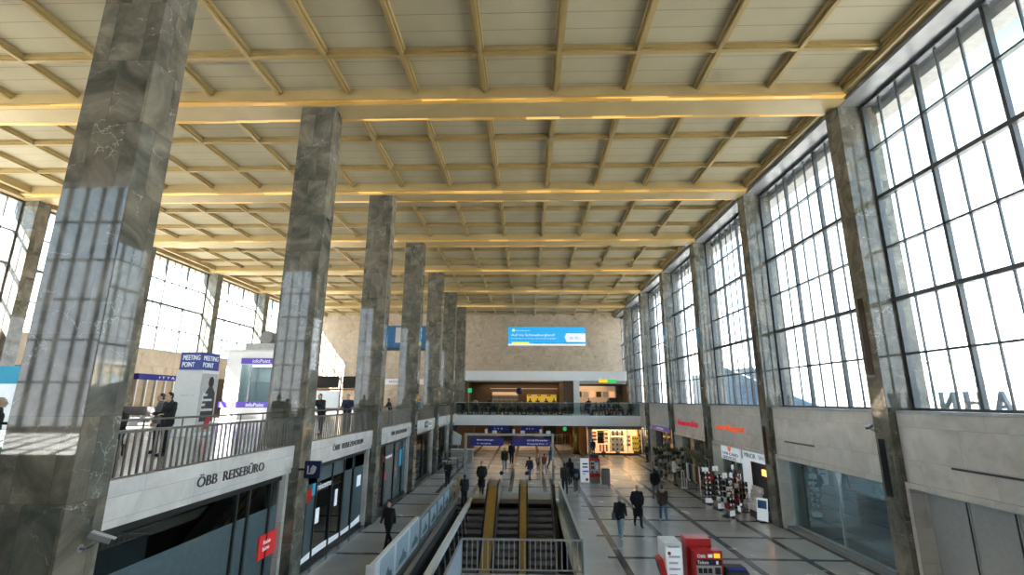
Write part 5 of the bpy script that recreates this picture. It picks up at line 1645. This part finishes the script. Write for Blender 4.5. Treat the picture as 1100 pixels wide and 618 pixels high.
person('person with pale hair and a blue backpack walking away by the white stele', (2.98, 31.5, 0), 0, 'walk2', 1.64, 'cloth_dark', 'cloth_grey', 'hair_grey', shoes='cloth_white')
person('dark figure looking into the lit shop window', (6.71, 51.6, 0), 0, 'stand', 1.62, 'cloth_navy', 'cloth_dark')
person('dark clothed person standing at the right end of the lit shop window', (11.0, 46.9, 0), P * 0.6, 'stand', 1.66, 'cloth_black', 'cloth_navy')
person('bulky person in a black jacket and grey trousers walking away toward the florist', (7.36, 29.8, 0), 0, 'pockets', 1.68, 'cloth_black', 'cloth_grey', 'hair_brown')
person('person in a dark jacket with a pinkish hood and blue jeans walking away', (6.36, 24.55, 0), -0.1, 'walk', 1.66, 'cloth_brown', 'denim', 'hair_dark', shoes='cloth_white', hood='cloth_pink')
person('bald person in a long black coat walking down the right aisle', (4.99, 23.63, 0), P, 'pockets', 1.76, 'cloth_black', 'cloth_black', 'skin', hem='coat')
person('grey haired person in a black jacket and pale jeans carrying a bag', (3.83, 21.64, 0), -0.35, 'walk', 1.66, 'cloth_black', 'denim_pale', 'hair_grey', shoes='cloth_white')
person('florist in a white shirt and olive trousers at the plant stand', (9.9, 34.7, 0), -P / 2, 'hold', 1.72, 'cloth_white', 'cloth_olive', 'hair_dark')
person('person in a black jacket looking down at the nearest gallery railing', (-9.3, 12.7, ZM), P * 0.88, 'hold', 1.58, 'cloth_black', 'cloth_black')
person('person in a grey jacket standing just behind the one in black at the gallery railing', (-10.0, 13.3, ZM), P * 0.75, 'stand', 1.55, 'cloth_grey', 'cloth_black', 'hair_brown')
person('person in a black coat at the left edge, behind the near gallery railing', (-10.5, 9.6, ZM), -0.8, 'stand', 1.42, 'cloth_black', 'cloth_black', 'cloth_beige')
person('dark jacketed person at the gallery railing beside the second column', (-8.4, 20.2, ZM), P * 0.9, 'lean', 1.66, 'cloth_black', 'cloth_black')
person('person in a blue-grey jacket leaning on the gallery railing before the third column', (-8.15, 22.4, ZM), P * 1.1, 'lean', 1.66, 'cloth_navy', 'cloth_dark', 'hair_brown')
person('dark clothed person leaning on the gallery railing beyond the third column', (-8.1, 29.4, ZM), P * 0.5, 'lean', 1.5, 'cloth_black', 'cloth_dark')
person('person in a blue top at the gallery railing beyond the fourth column', (-8.0, 36.8, ZM), P * 0.5, 'stand', 1.45, 'cloth_blue', 'cloth_dark', 'hair_dark')
# belongings
t = thing('backpack', 'dark blue backpack on the person walking away by the white stele', 'backpack', (2.98, 31.31, 0.92))
MB().ball((0, -0.02, 0.22), 0.17, 0.12, 0.24).build('main_bag', 'cloth_navy', t, world=False)
MB().ball((0, -0.11, 0.14), 0.12, 0.06, 0.12).build('front_pocket', 'denim', t, world=False)
t = thing('shoulder_bag', 'grey-brown bag at the left side of the grey haired person', 'bag', (3.56, 21.66, 0.72))
MB().prism([(-0.16, 0), (0.16, 0), (0.14, 0.26), (-0.14, 0.26)], 'x', -0.06, 0.06).build('pouch', 'cloth_grey', t, world=False, bevel=0.03)
MB().path([(0, -0.12, 0.25), (0.05, 0.0, 0.5), (0, 0.12, 0.25)], 0.012).build('strap', 'cloth_dark', t, world=False)
t = thing('carrier_bag', 'white carrier bag held by the person in blue jeans beyond the middle escalator', 'bag', (0.47, 36.2, 0.42))
MB().prism([(-0.14, 0), (0.14, 0), (0.12, 0.34), (-0.12, 0.34)], 'x', -0.06, 0.06).build('bag', 'cloth_white', t, world=False, bevel=0.02)
MB().path([(0, -0.06, 0.33), (0, 0, 0.46), (0, 0.06, 0.33)], 0.01).build('handle', 'cloth_white', t, world=False)
# guests on the balcony
random.seed(11)
cols = ['cloth_black', 'cloth_dark', 'cloth_navy', 'cloth_black', 'cloth_brown', 'cloth_grey']
nmc = {'cloth_black': 'black', 'cloth_dark': 'dark grey', 'cloth_navy': 'navy', 'cloth_brown': 'brown', 'cloth_grey': 'grey', 'cloth_yellow': 'yellow'}
for n, (x, y, rz, i, q) in enumerate(SEATS):
    if n in (2, 9, 12, 24, 29): continue
    jc = 'cloth_yellow' if (i, q) == (2, 0) else cols[n % len(cols)]
    person(('seated guest in %s on the %s of balcony table number %d from the left' if i < 100 else 'seated guest in %s on the %s of rear balcony table number %d') % (nmc[jc], ('left', 'right')[q], i % 100 + 1), (x + (0.02 if q == 0 else -0.02), y, 3.95), rz, 'sit', 1.72, jc, 'cloth_dark', ['hair_dark', 'hair_brown', 'hair_grey'][n % 3], group='seated balcony guests')

STG = [(-5.9, 57.0, 'cloth_white', 'white', 'walk'), (-4.4, 58.5, 'cloth_black', 'black', 'stand'), (0.4, 59.5, 'cloth_black', 'black', 'stand'), (1.3, 60.2, 'cloth_navy', 'navy', 'stand'), (2.3, 59.3, 'cloth_dark', 'dark grey', 'hold'), (3.3, 60.5, 'cloth_brown', 'brown', 'stand'), (7.3, 58.8, 'cloth_black', 'black', 'stand'), (9.7, 59.0, 'cloth_navy', 'navy', 'lean')]
for n, (x, y, jc, nm, ps) in enumerate(STG):
    person('standing guest in %s behind the balcony tables, number %d from the left' % (nm, n + 1), (x, y, 3.95), 0.4 * (n % 3), ps, 1.72, jc, 'cloth_dark', ['hair_dark', 'hair_brown'][n % 2], group='standing balcony guests')

# ------------------------------------------------------------------ outside, through the windows
gnd = MB().box(13.4, 160, -60, 160, -0.4, -0.05).box(-160, -28.6, -60, 160, -0.4, -0.05).box(-28.6, 13.4, -90, -5.7, -0.4, -0.05)
struct(gnd.build('ground', 'pale_ground'))
def house(name, label, x0, x1, y0, y1, h, mat, face, nx, nz, seed=0):
    t = thing(name, label, 'building', ((x0 + x1) / 2, (y0 + y1) / 2, -0.05))
    box(x0, x1, y0, y1, -0.05, h).build('walls', mat, t)
    box(x0 - 0.4, x1 + 0.4, y0 - 0.4, y1 + 0.4, h, h + 0.5).build('roof', 'pale_facade', t)
    for j in range(nz):
        z = 3.2 + (h - 4) * j / nz
        m = MB()
        for i in range(nx):
            y = y0 + (y1 - y0) * (i + 0.25) / nx
            w = (y1 - y0) / nx * 0.5
            xf = x0 if face < 0 else x1
            m.box(xf - 0.06, xf + 0.06, y, y + w, z, z + (h - 4) / nz * 0.55)
        m.build('window_row', 'facade_glass', t)
        if face < 0:
            box(x0 - 1.0, x0, y0 + 1, y1 - 1, z - 0.35, z - 0.15).build('balcony_row', 'light_grey', t)
    return t
house('apartment_building', 'pale apartment block with long balconies outside the nearest right window', 58, 70, 48, 66, 18.5, 'pale_facade', -1, 7, 5)
house('apartment_building', 'beige apartment block beside the pale one outside the right windows', 62, 74, 68, 92, 11.5, 'beige_facade', -1, 9, 3)
house('office_building', 'pale office block with many windows outside the left windows', -75, -58, 55, 110, 15, 'pale_facade', 1, 14, 4)
house('office_building', 'pale block outside the far left windows', -68, -56, 15, 50, 10, 'beige_facade', 1, 10, 3)
t = thing('station_canopy', 'white angular canopy with a slanting blue glass roof outside the right windows', 'canopy', (22, 48, 0))
MB().prism([(36, 3.2), (60, 3.2), (60, 13.0), (50, 12.5)], 'x', 20, 20.6).build('slanted_wall', 'pale_facade', t)
MB().prism([(30, 4.8), (46, 4.8), (46, 8.6)], 'x', 18.2, 18.4).build('glass_slope', 'facade_glass', t)
for y in (31, 38, 45):
    MB().cyl((18.4, y, -0.05), (18.4, y, 5), 0.12).build('post', 'alu_grey', t)
t = thing('roof_terrace', 'low flat entrance roof outside the nearest right windows', 'roof', (17, 16, 0))
box(14.4, 17.5, 8, 24, 4.85, 5.1).build('slab', 'pale_ground', t)
for y in (9, 16, 23):
    MB().cyl((16.8, y, -0.05), (16.8, y, 4.85), 0.15).build('post', 'alu_grey', t)
for i, ch in enumerate('WESTBAHN'):
    y = 18.2 - 1.02 * (7 - i)
    lt = text('roof_letter', ch, 0.62, 0.75, 'mid_grey', (15.0, y, 5.1 + 0.375), LEFTWALL, None, 0.12)
    tag(lt, 'grey upright roof letter %s outside the nearest right window' % ch, 'letter', 'roof letters')
def tree(x, y, h, label):
    rnd = random.Random(int(x * 7 + y))
    t = thing('bare_tree', label, 'tree', (x, y, -0.05))
    m = MB()
    def br(p, d, L, r, n):
        q = p + d * L
        m.cyl(p, q, r, r * 0.65, 6, False)
        if n == 0: return
        for i in range(3 if n > 1 else 4):
            v = (d + Vector((rnd.uniform(-1, 1), rnd.uniform(-1, 1), rnd.uniform(-0.2, 0.8))) * 0.6).normalized()
            br(p + d * L * rnd.uniform(0.6, 1), v, L * rnd.uniform(0.6, 0.8), r * 0.55, n - 1)
    br(Vector((x, y, -0.05)), Vector((0, 0, 1)), h * 0.35, 0.16, 5)
    m.build('branches', 'bark', t)
tree(30, 43, 7.5, 'bare tree outside the second right window')
tree(33, 52, 8, 'bare tree further off outside the second right window')
